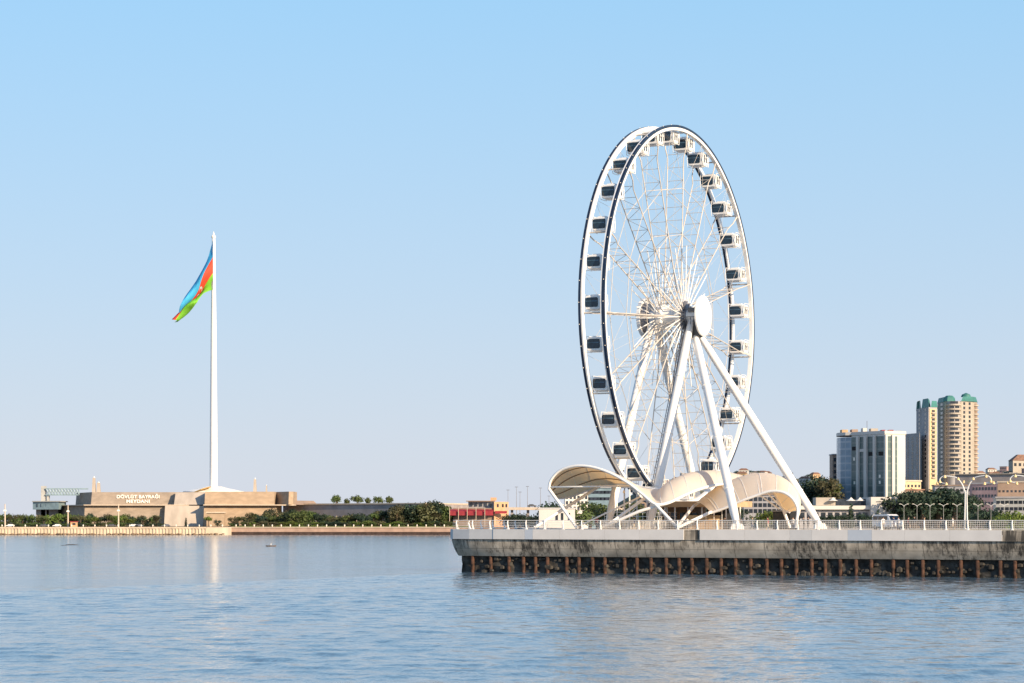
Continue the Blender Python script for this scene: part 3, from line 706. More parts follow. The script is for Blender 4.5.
F3 = [(711, 513), (725, 508), (740, 501.5), (755, 496), (769, 491.5), (782, 492), (792, 498), (797.5, 508), (797, 519)]
M3 = [(700, 503), (714, 491), (730, 482), (749, 475), (767, 473), (782, 477), (792, 485.5), (799, 498), (800, 511)]
B3 = [(693, 506.5), (706, 498), (724, 489), (743, 483), (759, 484), (771, 490), (778, 500), (783, 509), (790, 512)]
f3 = [pt(x, y, 10.0) for x, y in F3]; m3 = [pt(x, y, 13.5) for x, y in M3]; b3 = [pt(x, y, 17.0) for x, y in B3]
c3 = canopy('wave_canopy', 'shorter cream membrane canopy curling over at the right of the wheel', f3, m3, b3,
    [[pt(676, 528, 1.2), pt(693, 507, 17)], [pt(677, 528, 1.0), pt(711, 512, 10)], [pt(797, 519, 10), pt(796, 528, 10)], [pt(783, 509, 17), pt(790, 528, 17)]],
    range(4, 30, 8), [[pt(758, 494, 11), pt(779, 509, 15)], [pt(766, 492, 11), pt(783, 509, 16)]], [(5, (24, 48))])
# PART TWO ------------------------------------------------------------------ small things on the pier
GND = 4.0
def skin_mesh(name, joints, edges, radii, mats, pick):
    me = bpy.data.meshes.new(name); me.from_pydata([tuple(j) for j in joints], edges, []); o = bpy.data.objects.new(name, me); COL.objects.link(o)
    md = o.modifiers.new('skin', 'SKIN'); md.use_smooth_shade = True
    sv = me.skin_vertices[0].data
    for i, r in enumerate(radii): sv[i].radius = (r, r); sv[i].use_root = (i == 0)
    sub = o.modifiers.new('sub', 'SUBSURF'); sub.levels = 1; sub.render_levels = 1
    dg = bpy.context.evaluated_depsgraph_get(); dg.update()
    out = bpy.data.meshes.new_from_object(o.evaluated_get(dg)); bpy.data.objects.remove(o); bpy.data.meshes.remove(me)
    out.name = name; out.materials.clear()
    for m in mats: out.materials.append(m)
    for p in out.polygons: p.material_index = pick(p.center); p.use_smooth = True
    return out
def person(label, loc, rz, top, bottom, pose='stand', group=None, h=1.72, longsleeve=True):
    k = h / 1.72; st = {'walk': .26, 'stand': .06, 'lean': .12}[pose]; lean = {'walk': .04, 'stand': 0, 'lean': .30}[pose]
    J = [(0, 0, .92), (0, -lean * .4, 1.12), (0, -lean, 1.40), (0, -lean * 1.15, 1.50), (0, -lean * 1.25 - .01, 1.60), (0, -lean * 1.25 - .015, 1.69),
         (.10, 0, .88), (.11, -st * .4, .48), (.11, -st, .07), (.11, -st - .16, .03),
         (-.10, 0, .88), (-.11, st * .2, .48), (-.11, st, .08), (-.11, st - .15, .03),
         (.19, -lean, 1.38), (.24, -lean + .05 - st * .3, 1.10), (.25, -lean - .10, .86), (.25, -lean - .14, .77),
         (-.19, -lean, 1.38), (-.24, -lean + .05 + st * .1, 1.10), (-.25, -lean - .05, .86), (-.25, -lean - .08, .77)]
    if pose == 'lean':
        J[15] = (.27, -.42, 1.16); J[16] = (.2, -.62, 1.12); J[17] = (.15, -.68, 1.12); J[19] = (-.27, -.42, 1.16); J[20] = (-.2, -.62, 1.12); J[21] = (-.15, -.68, 1.12)
    E = [(0, 1), (1, 2), (2, 3), (3, 4), (4, 5), (0, 6), (6, 7), (7, 8), (8, 9), (0, 10), (10, 11), (11, 12), (12, 13), (2, 14), (14, 15), (15, 16), (16, 17), (2, 18), (18, 19), (19, 20), (20, 21)]
    Rr = [.15, .14, .15, .06, .10, .075, .10, .07, .05, .04, .10, .07, .05, .04, .07, .05, .04, .035, .07, .05, .04, .035]
    J = [Vector(j) * k for j in J]; Rr = [r * k for r in Rr]
    def pick(c):
        z = c.z / k
        if z > 1.47: return 2
        arm = abs(c.x) / k > .18 and z < 1.2 and z > .7
        if arm and (not longsleeve or z < .84 or (pose == 'lean' and c.y < -.58)): return 2
        if z < .06: return 3
        return 0 if z > .93 or arm else 1
    me = skin_mesh('person', J, E, Rr, [M[top], M[bottom], M['skin'], M['black']], pick)
    o = bpy.data.objects.new('person', me); COL.objects.link(o); o.location = loc; o.rotation_euler = (0, 0, rz); MW[o.name] = Matrix.Translation(Vector(loc)) @ Matrix.Rotation(rz, 4, 'Z')
    tag(o, label, 'person', group)
    mb = MB(); hc = J[5] * .45 + J[4] * .55; mb.sphere((hc.x, hc.y + .02 * k, hc.z + .035 * k), .118 * k, 10, (1, 1.05, 1)); mb.build('hair', M['hair'], o, smooth=True, local=True)
    mb = MB(); hy = hc.y - .105 * k
    mb.box((hc.x, hy - .012, hc.z - .02), (.025, .04, .04)); mb.build('nose', M['skin'], o, local=True)
    return o
def on_deck(px, v, z=DZ): u = u_at(px, v); return pw(u, v, z)
def face(dx, dy): return math.atan2(dx, -dy)     # local -y is the front
person('person in grey jacket leaning on the railing beyond the right canopy', on_deck(804, 1.35), PRZ + .15, 'sh_grey', 'tr_dark', 'lean')
person('person in black standing beside the one leaning in grey jacket', on_deck(808, 1.6), PRZ + 2.4, 'sh_black', 'tr_dark', 'stand')
person('person in white shirt standing right in front of the white van', on_deck(883, 2.2), PRZ + .6, 'sh_white', 'tr_beige', 'stand')
person('person in blue shirt and light trousers walking just right of the white van', on_deck(894, 2.6), face(-1, -.3), 'sh_blue', 'tr_blue', 'walk')
person('person in white shirt and dark trousers walking right of the white van', on_deck(898, 3.4), face(1, .4), 'sh_white', 'tr_blue', 'walk')
person('person in red top and dark trousers standing nearest the pair in black', on_deck(908, 3.0), face(1, -.2), 'sh_red', 'tr_dark', 'walk')
person('tall person dressed all in black standing by the railing', on_deck(914.5, 2.6), face(-1, -.1), 'sh_black', 'tr_dark', 'stand', h=1.8)
person('person in beige walking alone between the pair in black and the lamp', on_deck(924, 4.0), face(1, 0), 'tr_beige', 'tr_beige', 'walk')
person('person in dark clothes bent over the railing left of the tall lamp', on_deck(943, 1.3), PRZ - .5, 'sh_black', 'tr_dark', 'lean')
person('person in black standing inside the ticket area under the canopy', on_deck(725, 13), PRZ + .3, 'sh_black', 'tr_dark', 'stand')
person('person in white shirt standing below the right canopy edge', on_deck(793, 12.5), PRZ - .3, 'sh_white', 'tr_blue', 'stand')

person('person in red shirt standing at the left end of the queue barriers', on_deck(597, 10), PRZ + .5, 'sh_red', 'tr_dark', 'stand')
person('person in blue shirt walking between the queue barriers', on_deck(634, 7), face(1, .2), 'sh_blue', 'tr_beige', 'walk')
person('person in white shirt standing at the foot of the stepped ramp', on_deck(687, 11), PRZ, 'sh_white', 'tr_dark', 'stand')
person('person in grey walking right of the near wheel leg', on_deck(752, 5), face(1, -.1), 'sh_grey', 'tr_blue', 'walk')
person('person in red walking alone under the right canopy', on_deck(768, 9), face(-1, 0), 'sh_red', 'tr_beige', 'walk')
person('person in white top and beige trousers on the deck left of the lamp', on_deck(953, 6), face(-1, .2), 'sh_white', 'tr_beige', 'walk')
# white van
def van(loc, rz):
    t = thing('parked_van', 'small white van parked on the pier behind a few people', 'van', loc, rz)
    mb = MB()
    prof = [(-2.2, .45), (-2.2, 1.15), (-2.05, 1.9), (-1.85, 2.05), (1.0, 2.1), (1.35, 1.95), (1.85, 1.25), (2.25, 1.1), (2.35, .8), (2.35, .4)]
    vs = []; n = len(prof)
    for y, k in ((-.92, .96), (-.86, 1), (.86, 1), (.92, .96)):
        for x, z in prof: vs.append((x * k, y if z < 1.2 else y * .93, .4 + (z - .4) * k))
    fs = [(i * n + j, i * n + (j + 1) % n, (i + 1) * n + (j + 1) % n, (i + 1) * n + j) for i in range(3) for j in range(n)] + [tuple(reversed(range(n))), tuple(range(3 * n, 4 * n))]
    mb.add(vs, fs); body = mb.build('body', M['carwhite'], t, local=True)
    mb = MB(); mb.add([(1.40, -.76, 1.92), (1.40, .76, 1.92), (1.88, .80, 1.30), (1.88, -.80, 1.30)], [(0, 3, 2, 1)]); mb.build('windscreen', M['glass'], t, local=True)
    for y in (-1, 1):
        for x0, x1 in ((-1.9, -.9), (-.8, .15), (.25, 1.15)):
            mb = MB(); mb.box(((x0 + x1) / 2, y * .868, 1.6), (x1 - x0, .03, .5)); mb.build('window', M['glass'], t, local=True)
        for x in (-1.4, 1.45):
            mb = MB(); mb.lathe([(.01, -.1), (.3, -.1), (.33, -.06), (.33, .06), (.3, .1), (.01, .1)], (x, y * .82, .33), 16, (Vector((1, 0, 0)), Vector((0, 0, 1)), Vector((0, 1, 0)))); wh = mb.build('wheel', M['tyre'], t, local=True)
            mb = MB(); mb.lathe([(.01, -.12), (.19, -.12), (.19, .12), (.01, .12)], (x, y * .82, .33), 12, (Vector((1, 0, 0)), Vector((0, 0, 1)), Vector((0, 1, 0)))); mb.build('rim', M['steel'], wh, local=True)
        mb = MB(); mb.box((2.33, y * .62, .85), (.08, .34, .2)); mb.build('headlight', M['lampwhite'], t, local=True)
    mb = MB(); mb.box((2.36, 0, .5), (.12, 1.6, .22)); mb.build('bumper', M['darksteel'], t, local=True)
van(on_deck(887, 8.5), math.atan2(-1, .55) )

# tall branching lamps on the pier
def branch_lamp(loc, label, group):
    t = thing('street_lamp', label, 'street lamp', loc, PRZ, group); K = 1.0
    mb = MB()
    for x in (-.12, .12): mb.path([(x * 1.6, 0, 0), (x, 0, 3.5), (x * .9, 0, 5.2)], [.10, .085, .075], 8)
    mb.lathe([(.01, 0), (.5, 0), (.42, .25), (.01, .3)], (0, 0, 0), 12); mb.build('pole', M['white'], t, local=True, smooth=True)
    pos = []
    for sx_ in (-1, 1):
        for sc, dy in ((1.0, -.3),):
            pts = [(sx_ * .16, 0, 5.0), (sx_ * .45 * sc, dy * .2, 5.9), (sx_ * 1.1 * sc, dy * .5, 6.75), (sx_ * 1.9 * sc, dy * .8, 7.0), (sx_ * 2.9 * sc, dy, 7.05), (sx_ * 3.35 * sc, dy, 6.75), (sx_ * 3.4 * sc, dy, 6.35), (sx_ * 3.0 * sc, dy, 6.15), (sx_ * 2.6 * sc, dy, 6.12)]
            mb = MB(); mb.path(catmull([Vector(p) for p in pts], 4), [.075] * 25 + [.045] * 8, 7); mb.build('arm', M['white'], t, local=True, smooth=True)
            if sc == 1.0: pos += [(sx_ * 1.0, dy * .5, 6.75), (sx_ * 2.75, dy, 7.05), (sx_ * 3.4, dy, 6.4), (sx_ * 2.55, dy, 6.1), (sx_ * 3.75, dy, 6.2)]
            pos += [(sx_ * .35, .2, 6.35)]
    for p in pos:
        mb = MB(); mb.lathe([(.01, .17), (.08, .15), (.18, -.04), (.21, -.18), (.10, -.25), (.01, -.26)], (p[0], p[1], p[2] - .02), 12); mb.build('lamp_shade', M['lampglass'], t, local=True, smooth=True)
branch_lamp(on_deck(966, 3.4), 'tall white branching street lamp with amber shades on the pier', 'branching lamps along the pier')
branch_lamp(on_deck(1037, 3.4), 'tall white branching street lamp cut off by the right edge', 'branching lamps along the pier')

# ticket pavilion, stairs and stalls below the canopies
def wb(mb, px0, px1, v0, v1, z0, z1):
    ua, ub = u_at(px0, (v0 + v1) / 2), u_at(px1, (v0 + v1) / 2)
    mb.prism([tuple(pw(ua, v0)[:2]), tuple(pw(ub, v0)[:2]), tuple(pw(ub, v1)[:2]), tuple(pw(ua, v1)[:2])], z0, z1)
b0 = pw(u_at(700, 20), 20, DZ)
t = thing('ticket_pavilion', 'tan timber ticket pavilion with flat roof under the middle canopy', 'pavilion', b0)
mb = MB(); wb(mb, 664, 742, 19, 27, DZ + 3.2, DZ + 4.05); mb.build('roof', M['tan'], t)
mb = MB(); wb(mb, 668, 700, 22, 26.5, DZ, DZ + 3.19); mb.build('wall', M['wood'], t)
for a, b in ((671, 677), (680, 686), (690, 697)):
    mb = MB(); wb(mb, a, b, 21.93, 21.99, DZ + .9, DZ + 2.4); mb.build('window', M['glass'], t)
mb = MB(); wb(mb, 712, 730, 22, 26, DZ, DZ + 3.19); mb.build('back_room', M['black'], t)
for px in (665, 675, 688, 702, 714, 726, 740):
    mb = MB(); p = on_deck(px, 19.4); mb.tube(p, p + Vector((0, 0, 3.2)), .11, n=6); mb.build('post', M['white2'], t)
t = thing('entrance_stair', 'tan stepped ramp with handrails in front of the ticket pavilion', 'stairs', on_deck(700, 15))
mb = MB()
for i in range(8): wb(mb, 690 + i * 3.0, 693 + i * 3.0, 12, 16, DZ, DZ + .25 + .17 * i)
wb(mb, 714.2, 722, 12, 16, DZ, DZ + 1.5); mb.build('steps', M['tan'], t)
for v in (12.0, 16.0):
    mb = MB(); a, b, c = on_deck(690, v, DZ + 1.2), on_deck(714, v, DZ + 2.6), on_deck(722, v, DZ + 2.6); mb.path([a, b, c], .05, 6)
    for q in (690, 698, 706, 714, 722): h = 1.2 + min(1, (q - 690) / 24) * 1.4; mb.tube(on_deck(q, v, DZ), on_deck(q, v, DZ + h), .04, n=5)
    mb.build('handrail', M['white'], t)
mb = MB(); wb(mb, 686, 720, 17, 17.2, DZ + .05, DZ + 2.0); tag(mb.build('notice_board', M['yellow']), 'plain yellow hoarding panel behind the stepped ramp', 'panel')
t = thing('stage_box', 'black curtained stall under the curled end of the right canopy', 'stall', on_deck(786, 20))
mb = MB(); wb(mb, 778, 795, 19, 23, DZ, DZ + 2.5); mb.build('curtain', M['black'], t)
mb = MB(); wb(mb, 777.5, 795.5, 18.9, 23.1, DZ + 2.51, DZ + 2.7); mb.build('roof', M['darksteel'], t)
t = thing('queue_barrier', 'white metal queue barriers left of the ticket pavilion', 'barrier', on_deck(630, 9))
for i in range(9):
    mb = MB(); a, b = on_deck(600 + i * 7.5, 9 + (i % 2) * 3), on_deck(606 + i * 7.5, 9 + (i % 2) * 3)
    for h in (.15, 1.1): mb.tube(a + Vector((0, 0, h)), b + Vector((0, 0, h)), .035, n=5)
    for q in range(7): p = a.lerp(b, q / 6); mb.tube(p, p + Vector((0, 0, 1.1)), .025, n=4)
    mb.build('barrier_panel', M['white'], t)
t = thing('lamp_mast', 'slim white mast with a square lantern under the left canopy', 'lamp', on_deck(624, 10))
mb = MB(); p = on_deck(624, 10); mb.tube(p, p + Vector((0, 0, 5.2)), .06, n=8); mb.build('pole', M['white'], t)
mb = MB(); mb.box(p + Vector((0, 0, 5.35)), (.35, .35, .4), taper=.6); mb.build('lamp_shade', M['lampwhite'], t)

# ------------------------------------------------------------------ trees
def leaf_mesh(name, clumps, n, size, seed, m):
    r = random.Random(seed); vs = []; fs = []
    tot = sum(c[3] ** 2 for c in clumps)
    for (cx, cy, cz, cr, sq) in clumps:
        k = int(n * cr ** 2 / tot)
        for _ in range(k):
            d = Vector((r.gauss(0, 1), r.gauss(0, 1), r.gauss(0, 1))); d.normalize(); q = cr * (.35 + .65 * r.random() ** .5) * (1 + .18 * r.gauss(0, 1))
            c = Vector((cx + d.x * q, cy + d.y * q, cz + d.z * q * sq)); s_ = size * r.uniform(.6, 1.4)
            nrm = (d + Vector((r.uniform(-.8, .8), r.uniform(-.8, .8), r.uniform(-.5, .9)))).normalized()
            a = nrm.orthogonal().normalized(); a = Matrix.Rotation(r.uniform(0, 6.28), 3, nrm) @ a; b = nrm.cross(a)
            o = len(vs); vs += [c - a * s_ * .5, c + b * s_ * .35, c + a * s_ * .5, c - b * s_ * .35]; fs.append((o, o + 1, o + 2, o + 3))
    me = bpy.data.meshes.new(name); me.from_pydata([tuple(v) for v in vs], [], fs); me.materials.append(m); me.update(); return me
def tree_proto(kind, seed):
    """unit trees about one metre tall for the chosen kind"""
    r = random.Random(seed); cl = []; mb = MB()
    if kind == 'round':
        mb.path([(0, 0, 0), (.01, 0, .3), (0, .01, .6)], [.035, .028, .02], 7)
        for i in range(9): cl.append((r.uniform(-.16, .16), r.uniform(-.16, .16), .70 + r.uniform(-.08, .12), r.uniform(.12, .19), .8))
        n, sz = 620, .075
    elif kind == 'bush':
        mb.path([(0, 0, 0), (.02, 0, .2), (0, .03, .45)], [.05, .04, .02], 6)
        for i in range(12): cl.append((r.uniform(-.34, .34), r.uniform(-.3, .3), .45 + r.uniform(-.25, .28), r.uniform(.15, .26), .85))
        n, sz = 700, .085
    elif kind == 'tall':
        mb.path([(0, 0, 0), (.02, 0, .3), (-.01, .02, .7)], [.045, .035, .015], 7)
        for i in range(16):
            z = .28 + .62 * r.random(); w = .27 * (1 - abs(z - .5) * .9); cl.append((r.uniform(-w, w), r.uniform(-w, w), z, r.uniform(.10, .19), 1))
        n, sz = 900, .065
    else:                                           # cypress
        mb.path([(0, 0, 0), (0, 0, .3), (0, 0, .8)], [.03, .025, .01], 6)
        for i in range(12): z = .12 + .075 * i; cl.append((r.uniform(-.02, .02), r.uniform(-.02, .02), z, .13 * (1.05 - z * .75), 1.2))
        n, sz = 520, .06
    for c in cl[::2]: mb.tube((0, 0, max(.1, c[2] - .28)), (c[0] * .8, c[1] * .8, c[2]), .014, .006, 5)
    return cl, n, sz, mb
PROTO = {}
def tree(name, kind, matk, loc, h, wd=1.0, label='', cat='tree', group=None, seed=None):
    vkey = (kind, matk, rnd.randrange(3))
    if vkey not in PROTO:
        cl, n, sz, mb = tree_proto(kind, hash(kind + str(vkey[2])) % 1000 if False else {'round': 11, 'bush': 22, 'tall': 33, 'cypress': 44}[kind] + vkey[2])
        PROTO[vkey] = (leaf_mesh('crown', cl, n, sz, vkey[2] + 5, M[matk]), mb.mesh('trunk', M['bark']))
    t = bpy.data.objects.new(name, None); COL.objects.link(t); t.location = loc; t.rotation_euler = (0, 0, rnd.uniform(0, 6.28)); t.scale = (h * wd, h * wd, h)
    MW[t.name] = Matrix.Translation(Vector(loc)); tag(t, label, cat, group)
    inst('crown', PROTO[vkey][0], t); inst('trunk', PROTO[vkey][1], t); return t
def ptree(name, kind, matk, px, ytop, Y, zb, wd=1.0, **kw):
    h = PZ(ytop, Y) - zb; return tree(name, kind, matk, (PX(px, Y), Y, zb), h, wd, **kw)

# ------------------------------------------------------------------ far shore: seawall, quay and promenade
YW = 1190.0; ks = YW / F
t = thing('seawall', 'cream ribbed concrete seawall along the left shore', 'seawall', (PX(100, YW), YW, 0))
mb = MB(); x0, x1 = PX(-60, YW), PX(228, YW); mb.prism([(x0, YW), (x1, YW), (x1, 1222), (x0, 1222)], -1, 3.7); mb.build('wall', M['seawall'], t)
mb = MB(); x = x0
while x < PX(207, YW): mb.box((x, YW - .22, 1.9), (.75, .45, 3.2), taper=.9); x += 1.63
mb.box(((x0 + PX(207, YW)) / 2, YW - .3, 3.35), (PX(207, YW) - x0, .62, .3)); mb.build('ribs', M['seawall'], t)
mb = MB(); mb.box(((x0 + x1) / 2, YW + .5, 3.83), (x1 - x0, 1.2, .24)); mb.build('coping', M['ledge'], t)
mb = MB(); q = random.Random(5)
for i in range(420):
    x = q.uniform(x0, PX(224, YW)); mb.sphere((x, YW - q.uniform(.4, 3.2), q.uniform(-.3, .55)), q.uniform(.35, 1.0), 6, (1.3, 1, .6))
tag(mb.build('shore_rocks', M['rubble']), 'band of brown rubble along the foot of the cream seawall', 'rocks', kind='stuff')
t = thing('quay_wall', 'low pinkish quay wall with a dark waterline right of the seawall', 'quay wall', (PX(340, 1205), 1205, 0))
xa, xb = PX(228.3, 1205), PX(545, 1205)
mb = MB(); mb.prism([(xa, 1205), (xb, 1205), (xb, 1221.9), (xa, 1221.9)], 1.45, 3.6); mb.build('wall', M['quay'], t)
mb = MB(); mb.prism([(xa, 1204.6), (xb, 1204.6), (xb, 1221.8), (xa, 1221.8)], -1, 1.44); mb.build('waterline_course', M['quaydark'], t)
mb = MB(); mb.prism([(xa, 1204.4), (xb, 1204.4), (xb, 1207), (xa, 1207)], 3.61, 3.95); mb.build('coping', M['ledge'], t)
mb = MB(); mb.prism([(PX(228, 1210), 1225), (PX(470, 1210), 1225), (PX(470, 1262), 1262), (PX(228, 1262), 1262)], 3.92, 4.3); tag(mb.build('lawn', M['grass']), 'green lawn bank behind the pinkish quay wall', 'lawn', kind='stuff')
# bollard lights
def bollard_mesh():
    a = MB(); a.lathe([(.01, 0), (.28, 0), (.2, .5), (.01, .55)], (0, 0, 0), 8); b = MB(); b.sphere((0, 0, .85), .38, 10); return a.mesh('post', M['ledge']), b.mesh('globe', M['lampwhite'], smooth=True)
bp_, bg_ = bollard_mesh()
i = 0
for px0, step, n, Y, g, lab in ((2, 11.6, 20, 1191, 'globe lights on the seawall', 'squat white globe light on top of the cream ribbed seawall'), (236, 9.05, 24, 1206.5, 'globe lights on the quay wall', 'squat white globe light on top of the pinkish quay wall')):
    for k in range(n):
        r_ = thing('bollard_light', lab, 'light', (PX(px0 + k * step, Y), Y, 3.94), 0, g); inst('post', bp_, r_); inst('globe', bg_, r_)
# tall masts on the left promenade
for px, yt, lab in ((5, 504, 'grey lighting mast at the far left edge of the shore'), (68, 505, 'pale lighting mast standing just left of the orange kiosk'), (118.5, 504, 'slim lighting mast with a white lamp before the lettered wall')):
    Y = 1212; t = thing('light_mast', lab, 'lamp post', (PX(px, Y), Y, 3.9)); h = PZ(yt, Y) - 3.9
    mb = MB(); mb.path([(0, 0, 0), (0, 0, h)], [.42, .24], 8); mb.build('pole', M['ledge'], t, local=True)
    mb = MB(); mb.box((0, 0, h * .72), (1.5, .8, .8), taper=.7); mb.build('lamp_head', M['lampwhite'], t, local=True)
# kiosk and cars on the left promenade
t = thing('kiosk', 'orange kiosk with flat roof on the left promenade', 'kiosk', (PX(74, 1208), 1208, 3.9))
mb = MB(); mb.box((0, 0, 1.3), (3.2, 2.4, 2.6)); mb.build('wall', M['orange'], t, local=True)
mb = MB(); mb.box((0, 0, 2.75), (4.0, 3.2, .28)); mb.build('roof', M['red'], t, local=True)
mb = MB(); mb.box((.2, -1.22, 1.5), (1.6, .06, 1.0)); mb.build('window', M['win'], t, local=True)
def car(loc, rz, m, label, group):
    t = thing('parked_car', label, 'car', loc, rz, group); mb = MB()
    prof = [(-2.1, .35), (-2.15, .8), (-1.7, .95), (-1.2, 1.42), (.5, 1.45), (1.2, .95), (2.0, .85), (2.15, .6), (2.1, .35)]; n = len(prof); vs = []
    for y in (-.85, .85):
        for x, z in prof: vs.append((x, y * (1 if z < 1 else .82), z))
    mb.add(vs, [(j, (j + 1) % n, n + (j + 1) % n, n + j) for j in range(n)] + [tuple(reversed(range(n))), tuple(range(n, 2 * n))]); mb.build('body', m, t, local=True)
    for y in (-1, 1):
        mb = MB(); mb.add([(-1.3, y * .80, 1.0), (-1.05, y * .73, 1.36), (.45, y * .73, 1.38), (.95, y * .80, 1.0)], [(0, 1, 2, 3)]); mb.build('window', M['win'], t, local=True)
        for x in (-1.35, 1.35):
            mb = MB(); mb.lathe([(.01, -.1), (.32, -.1), (.32, .1), (.01, .1)], (x, y * .8, .32), 12, (Vector((1, 0, 0)), Vector((0, 0, 1)), Vector((0, 1, 0)))); mb.build('wheel', M['tyre'], t, local=True)
for px, m, lab in ((10, 'carwhite', 'white car parked nearest the left edge mast'), (44, 'darksteel', 'dark car parked left of the orange kiosk'), (57, 'carwhite', 'white car parked just left of the orange kiosk'), (112, 'darksteel', 'dark car parked beside the slim lighting mast'), (134, 'carwhite', 'white car parked right of the slim lighting mast'), (139, 'steel', 'silver car parked among trees before the lettered wall'), (166, 'steel', 'silver car parked at the foot of the pale marble band')):
    car((PX(px, 1209), 1209, 3.92), rnd.choice((0, math.pi)), M[m], lab, 'cars parked along the left promenade')

# ------------------------------------------------------------------ flag square building
def X(px, Y): return PX(px, Y)
YB = 1300.0
t = thing('plaza_building', 'two tiered tan stone hall with white lettering below the flagpole', 'building', (PX(180, YB), YB, GND))
zt, zm = PZ(492, 1300), PZ(505.6, 1300)
def wallpoly(mb, pts, depthY, z0, z1, bat):
    """front polyline of (px, Y), closed straight back to depthY; the front leans back by bat"""
    f = [(X(p, Y), Y) for p, Y in pts]; n = len(f)
    vs = [(x, y, z0) for x, y in f] + [(x + (0), y + bat, z1) for x, y in f]
    b = [(f[-1][0], depthY), (f[0][0], depthY)]
    vs += [(x, y, z0) for x, y in b] + [(x, y, z1) for x, y in b]
    N = 2 * n; fs = [(i, i + 1, n + i + 1, n + i) for i in range(n - 1)]
    fs += [(n - 1, N, N + 2, 2 * n - 1), (N, N + 1, N + 3, N + 2), (N + 1, 0, n, N + 3), tuple(range(n, 2 * n)) + (N + 2, N + 3)]
    mb.add(vs, fs)
mb = MB(); wallpoly(mb, [(75.5, 1345), (91, 1301), (206, 1305)], 1430, zm + .5, zt, 3.2); mb.build('upper_tier', M['stone'], t)
mb = MB(); wallpoly(mb, [(52, 1350), (84, 1292), (206, 1298)], 1430, GND, zm, 2.4); mb.build('lower_tier', M['stone'], t)
mb = MB(); wallpoly(mb, [(51, 1349), (83.6, 1291.5), (189, 1297)], 1420, zm + .01, zm + .48, 0); mb.build('ledge', M['ledge'], t)
mb = MB(); wallpoly(mb, [(204.5, 1291), (274, 1295), (276, 1305), (288.5, 1289), (293, 1292)], 1316, zm + .52, zt + .15, 2.6); mb.build('upper_tier', M['stone2'], t)
mb = MB(); wallpoly(mb, [(203.5, 1286), (276, 1290), (279, 1304)], 1320, GND, zm - .02, 2.2); mb.build('lower_tier', M['stone2'], t)
mb = MB(); wallpoly(mb, [(203.2, 1285), (277, 1289), (294, 1292)], 1319, zm, zm + .5, 0); mb.build('ledge', M['ledge'], t)
mb = MB(); wallpoly(mb, [(174, 1296.5), (204, 1297)], 1305.2, zm + .49, zt - .25, 6.2)
wallpoly(mb, [(164, 1290.5), (203.2, 1291)], 1299, GND, zm - .1, 4)
mb.build('marble_slope', M['marble'], t)
mb = MB(); wallpoly(mb, [(206.5, 1272), (224, 1273)], 1280, GND, PZ(513, 1272), .2); mb.build('annex', M['stone2'], t)
mb = MB(); wallpoly(mb, [(206, 1271.5), (224.6, 1272.5)], 1280, PZ(513, 1272) + .01, PZ(513, 1272) + .6, 0); mb.build('annex_cornice', M['ledge'], t)
mb = MB(); mb.prism([(X(287, 1300), 1300), (X(300, 1305), 1305), (X(318, 1330), 1330), (X(290, 1330), 1330)], zm + .5, zm + 2.8, 2.2); mb.build('side_ramp', M['brownren'], t)
def text_mesh(txt, size, name):
    c = bpy.data.curves.new(name, 'FONT'); c.body = txt; c.size = size; c.align_x = 'CENTER'; c.extrude = .22; c.offset = .02 * size; c.space_character = 1.02
    o = bpy.data.objects.new(name, c); COL.objects.link(o); dg = bpy.context.evaluated_depsgraph_get(); dg.update()
    me = bpy.data.meshes.new_from_object(o.evaluated_get(dg)); bpy.data.objects.remove(o); me.name = name; return me
slope = math.atan2(zt - zm - .5, 3.2)
for txt, pxc, ya, sz in (('DÖVLƏT BAYRAĞI', 138, 498.3, 2.7), ('MEYDANI', 138, 502.9, 2.65)):
    me = text_mesh(txt, sz, 'lettering'); me.materials.clear(); me.materials.append(M['lettering'])
    xs = [v.co.x for v in me.vertices]; wdt = max(xs) - min(xs)
    want = (159.5 - 117) / F * 1302 if 'B' in txt else (150 - 127) / F * 1302
    z = PZ(ya, 1302); yy = 1301 + (pxc - 91) / 115 * 4 + 3.2 * (z - zm - .5) / (zt - zm - .5) - .35
    o = inst('lettering', me, t, MW[t.name].inverted() @ (Matrix.Translation((PX(pxc, yy), yy, z)) @ Matrix.Rotation(math.atan2(4, 62), 4, 'Z') @ Matrix.Rotation(slope, 4, 'X') @ Matrix.Diagonal((want / wdt, 1.0, 1, 1))))
# flagpole mound, pole and flag
YP = 1390.0; kp = YP / F; xp = PX(213.6, YP)
mb = MB(); mb.lathe([(.01, 14), (17.6, 14), (17.6, PZ(491.4, YP)), (9.5, PZ(488.6, YP)), (4.6, PZ(486.4, YP)), (.01, PZ(486.2, YP))], (xp, YP, 0), 40)
t = thing('flagpole', 'very tall white tapered flagpole rising from a white cone', 'flagpole', (xp, YP, 14)); mb.build('mound', M['mound'], t, smooth=True)
mb = MB(); zt_ = PZ(237, YP); zb_ = PZ(487, YP); mb.path([(xp, YP, zb_), (xp, YP, zb_ + 40), (xp, YP, zb_ + 90), (xp, YP, zt_)], [2.35, 2.1, 1.65, .95], 20); mb.build('pole', M['white'], t, smooth=True)
mb = MB(); mb.lathe([(.01, -.6), (1.25, -.6), (1.35, .3), (.7, 1.2), (.35, 2.2), (.08, 3.2), (.01, 3.3)], (xp, YP, zt_), 14); mb.build('finial', M['lampwhite'], t, smooth=True)
mb = MB(); mb.lathe([(.01, 0), (5.5, 0), (5.2, .5), (.01, .9)], (0, 0, 0), 8, (Vector((1, 0, .35)).normalized(), Vector((0, 1, 0)), Vector((-.35, 0, 1)).normalized()))
o = mb.build('star_relief', M['gold'], t, local=True); o.location = (PX(202, YP - 14) - xp, -13, PZ(490.4, YP) - 14)
